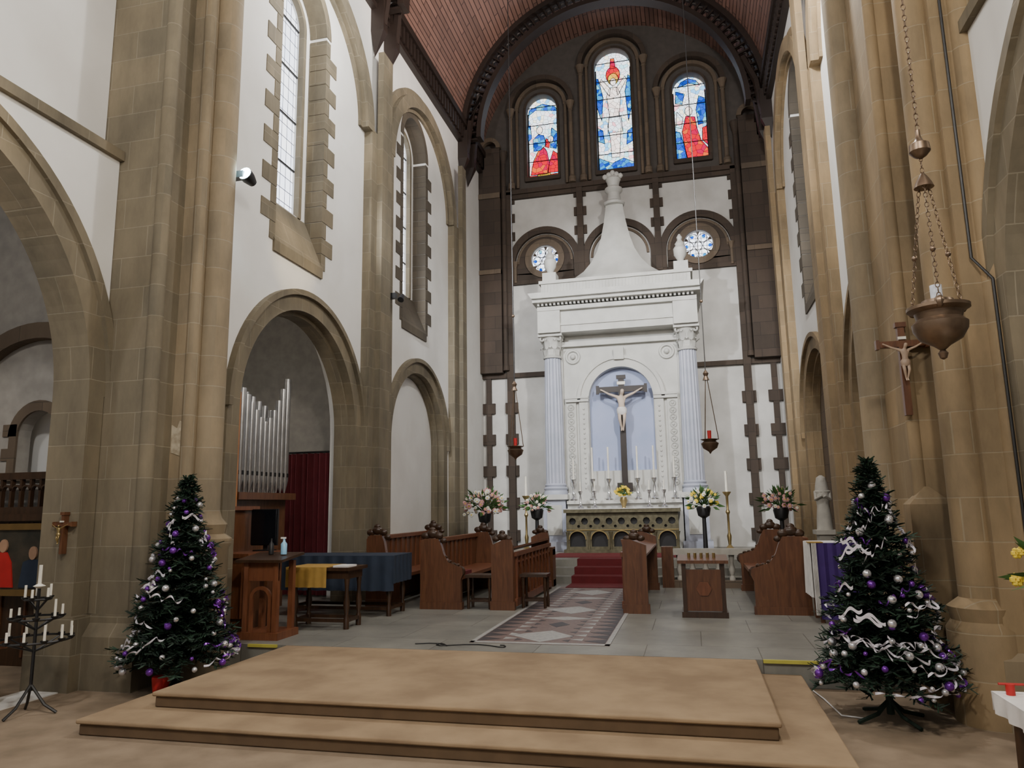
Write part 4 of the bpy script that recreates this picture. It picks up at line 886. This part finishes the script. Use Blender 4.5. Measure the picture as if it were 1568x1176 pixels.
b=MB(); b.tube([(2.39,6.3,0.3),(2.39,6.3,3.4),(2.28,6.36,3.6),(2.28,6.36,9)],.012,BLACK,6); b.finish('electric_cable')
SPOT=M('lamp_lens',(.8,.95,1),.2,emit=25)
T=Matrix.Translation((-5.0,7.3,5.66))@Matrix.Rotation(math.radians(75),4,'X')
b=MB(); b.box(-5.16,-5.0,7.2,7.3,5.62,5.7,BLACK); b.lathe(0,0,[(.05,-.12),(.08,-.02),(.085,.06)],BLACK,14,T); b.lathe(0,0,[(.08,.062),(.08,.07)],SPOT,14,T); b.finish('wall_spotlight')
b=MB(); b.box(-5.3,-5.1,12.1,12.2,5.5,5.6,BLACK); b.lathe(0,0,[(.04,-.08),(.06,.06)],BLACK,12,Matrix.Translation((-5.0,12.15,5.5))@Matrix.Rotation(math.radians(140),4,'X')); b.finish('wall_spotlight')
b=MB()
pts=[(-3.0+.5*math.sin(i*.5)*.4+i*.05,7.75+.06*sin(i*1.1),PL+.008) for i in range(20)]; b.tube(pts,.006,BLACK,5); b.finish('floor_cable')
b=MB(); b.tube([(.95,7.4,.01),(1.0,7.1,.01),(1.05,6.6,.01),(1.2,6.55,.01)],.006,CLW,5); b.finish('floor_cable')

# ---------------------------------------------------------------- lights
def pt(x,y,z,w,col,r=.25):  # unseen point lights, added without any fixture
    l=bpy.data.lights.new('light','POINT'); l.energy=w; l.color=col; l.shadow_soft_size=r; o=bpy.data.objects.new('unseen_point',l); o.location=(x,y,z); C.objects.link(o)
def spot(x,y,z,tx,ty,tz,w,col,ang=70,r=.15,bl=.6):
    l=bpy.data.lights.new('light','SPOT'); l.energy=w; l.color=col; l.shadow_soft_size=r; l.spot_size=math.radians(ang); l.spot_blend=bl
    o=bpy.data.objects.new('light_spot',l); o.location=(x,y,z); o.rotation_euler=(Vector((tx,ty,tz))-Vector((x,y,z))).to_track_quat('-Z','Y').to_euler(); C.objects.link(o)
WM=(1,.90,.76); NT=(1,.97,.93)
pt(-3.0,.5,7.5,760,NT,.25); pt(1.0,.2,6.5,760,WM,.25)  # unseen points added high up near the camera for general light
pt(-3.9,9.3,9.5,280,NT); pt(.9,9.3,9.4,820,NT,.2)  # added high out of view; the stronger one brightens the left wall
spot(-4.6,8.6,7.6,-1.5,19,4.0,2200,(.95,.97,1),60)
spot(1.4,8.9,8.2,-1.5,18,4.5,2000,NT,60)
spot(1.5,9.0,8.7,-5.2,13.8,12.5,2400,(1,.84,.74),46)  # unseen spot added to brighten the left side of the vault
spot(1.4,8.6,9.2,-5.4,9.1,5.4,1400,(1,.76,.42),11,.08,.8)  # added spot in place of a coloured sun patch on the window sill
spot(1.6,5.0,8.5,-6.0,4.4,5.1,1000,(1,.76,.42),12,.08,.8)  # unseen spot, makes a warm sun patch along the nave string
spot(-4.95,7.15,5.7,-5.4,7.6,5.5,25,(.55,.88,1),90,.05)
pt(-7.6,8.3,5.2,35,WM); pt(-7.6,10.9,2.8,10,NT); pt(-7.8,3.5,5.0,110,NT); pt(-8.0,7.9,3.0,26,NT); pt(4.6,5,5,60,WM)  # unseen points added to brighten the aisles and organ chamber
wd=bpy.data.worlds.new('world'); bpy.context.scene.world=wd; wd.use_nodes=True
wd.node_tree.nodes['Background'].inputs[0].default_value=(.9,.93,1,1); wd.node_tree.nodes['Background'].inputs[1].default_value=.55
# ---------------------------------------------------------------- camera
th=math.radians(13.6); ph=math.radians(9.5); rl=.017
f=Vector((-sin(th)*cos(ph),cos(th)*cos(ph),sin(ph))); r0=Vector((cos(th),sin(th),0)); u0=r0.cross(f)
r=(r0-rl*u0).normalized(); u=(u0+rl*r0).normalized()
cam=bpy.data.cameras.new('camera'); co=bpy.data.objects.new('camera',cam); C.objects.link(co)
co.matrix_world=Matrix(((r.x,u.x,-f.x,0),(r.y,u.y,-f.y,0),(r.z,u.z,-f.z,1.69),(0,0,0,1)))
cam.sensor_width=36; cam.lens=36*1120/1568; cam.clip_start=.05
bpy.context.scene.camera=co
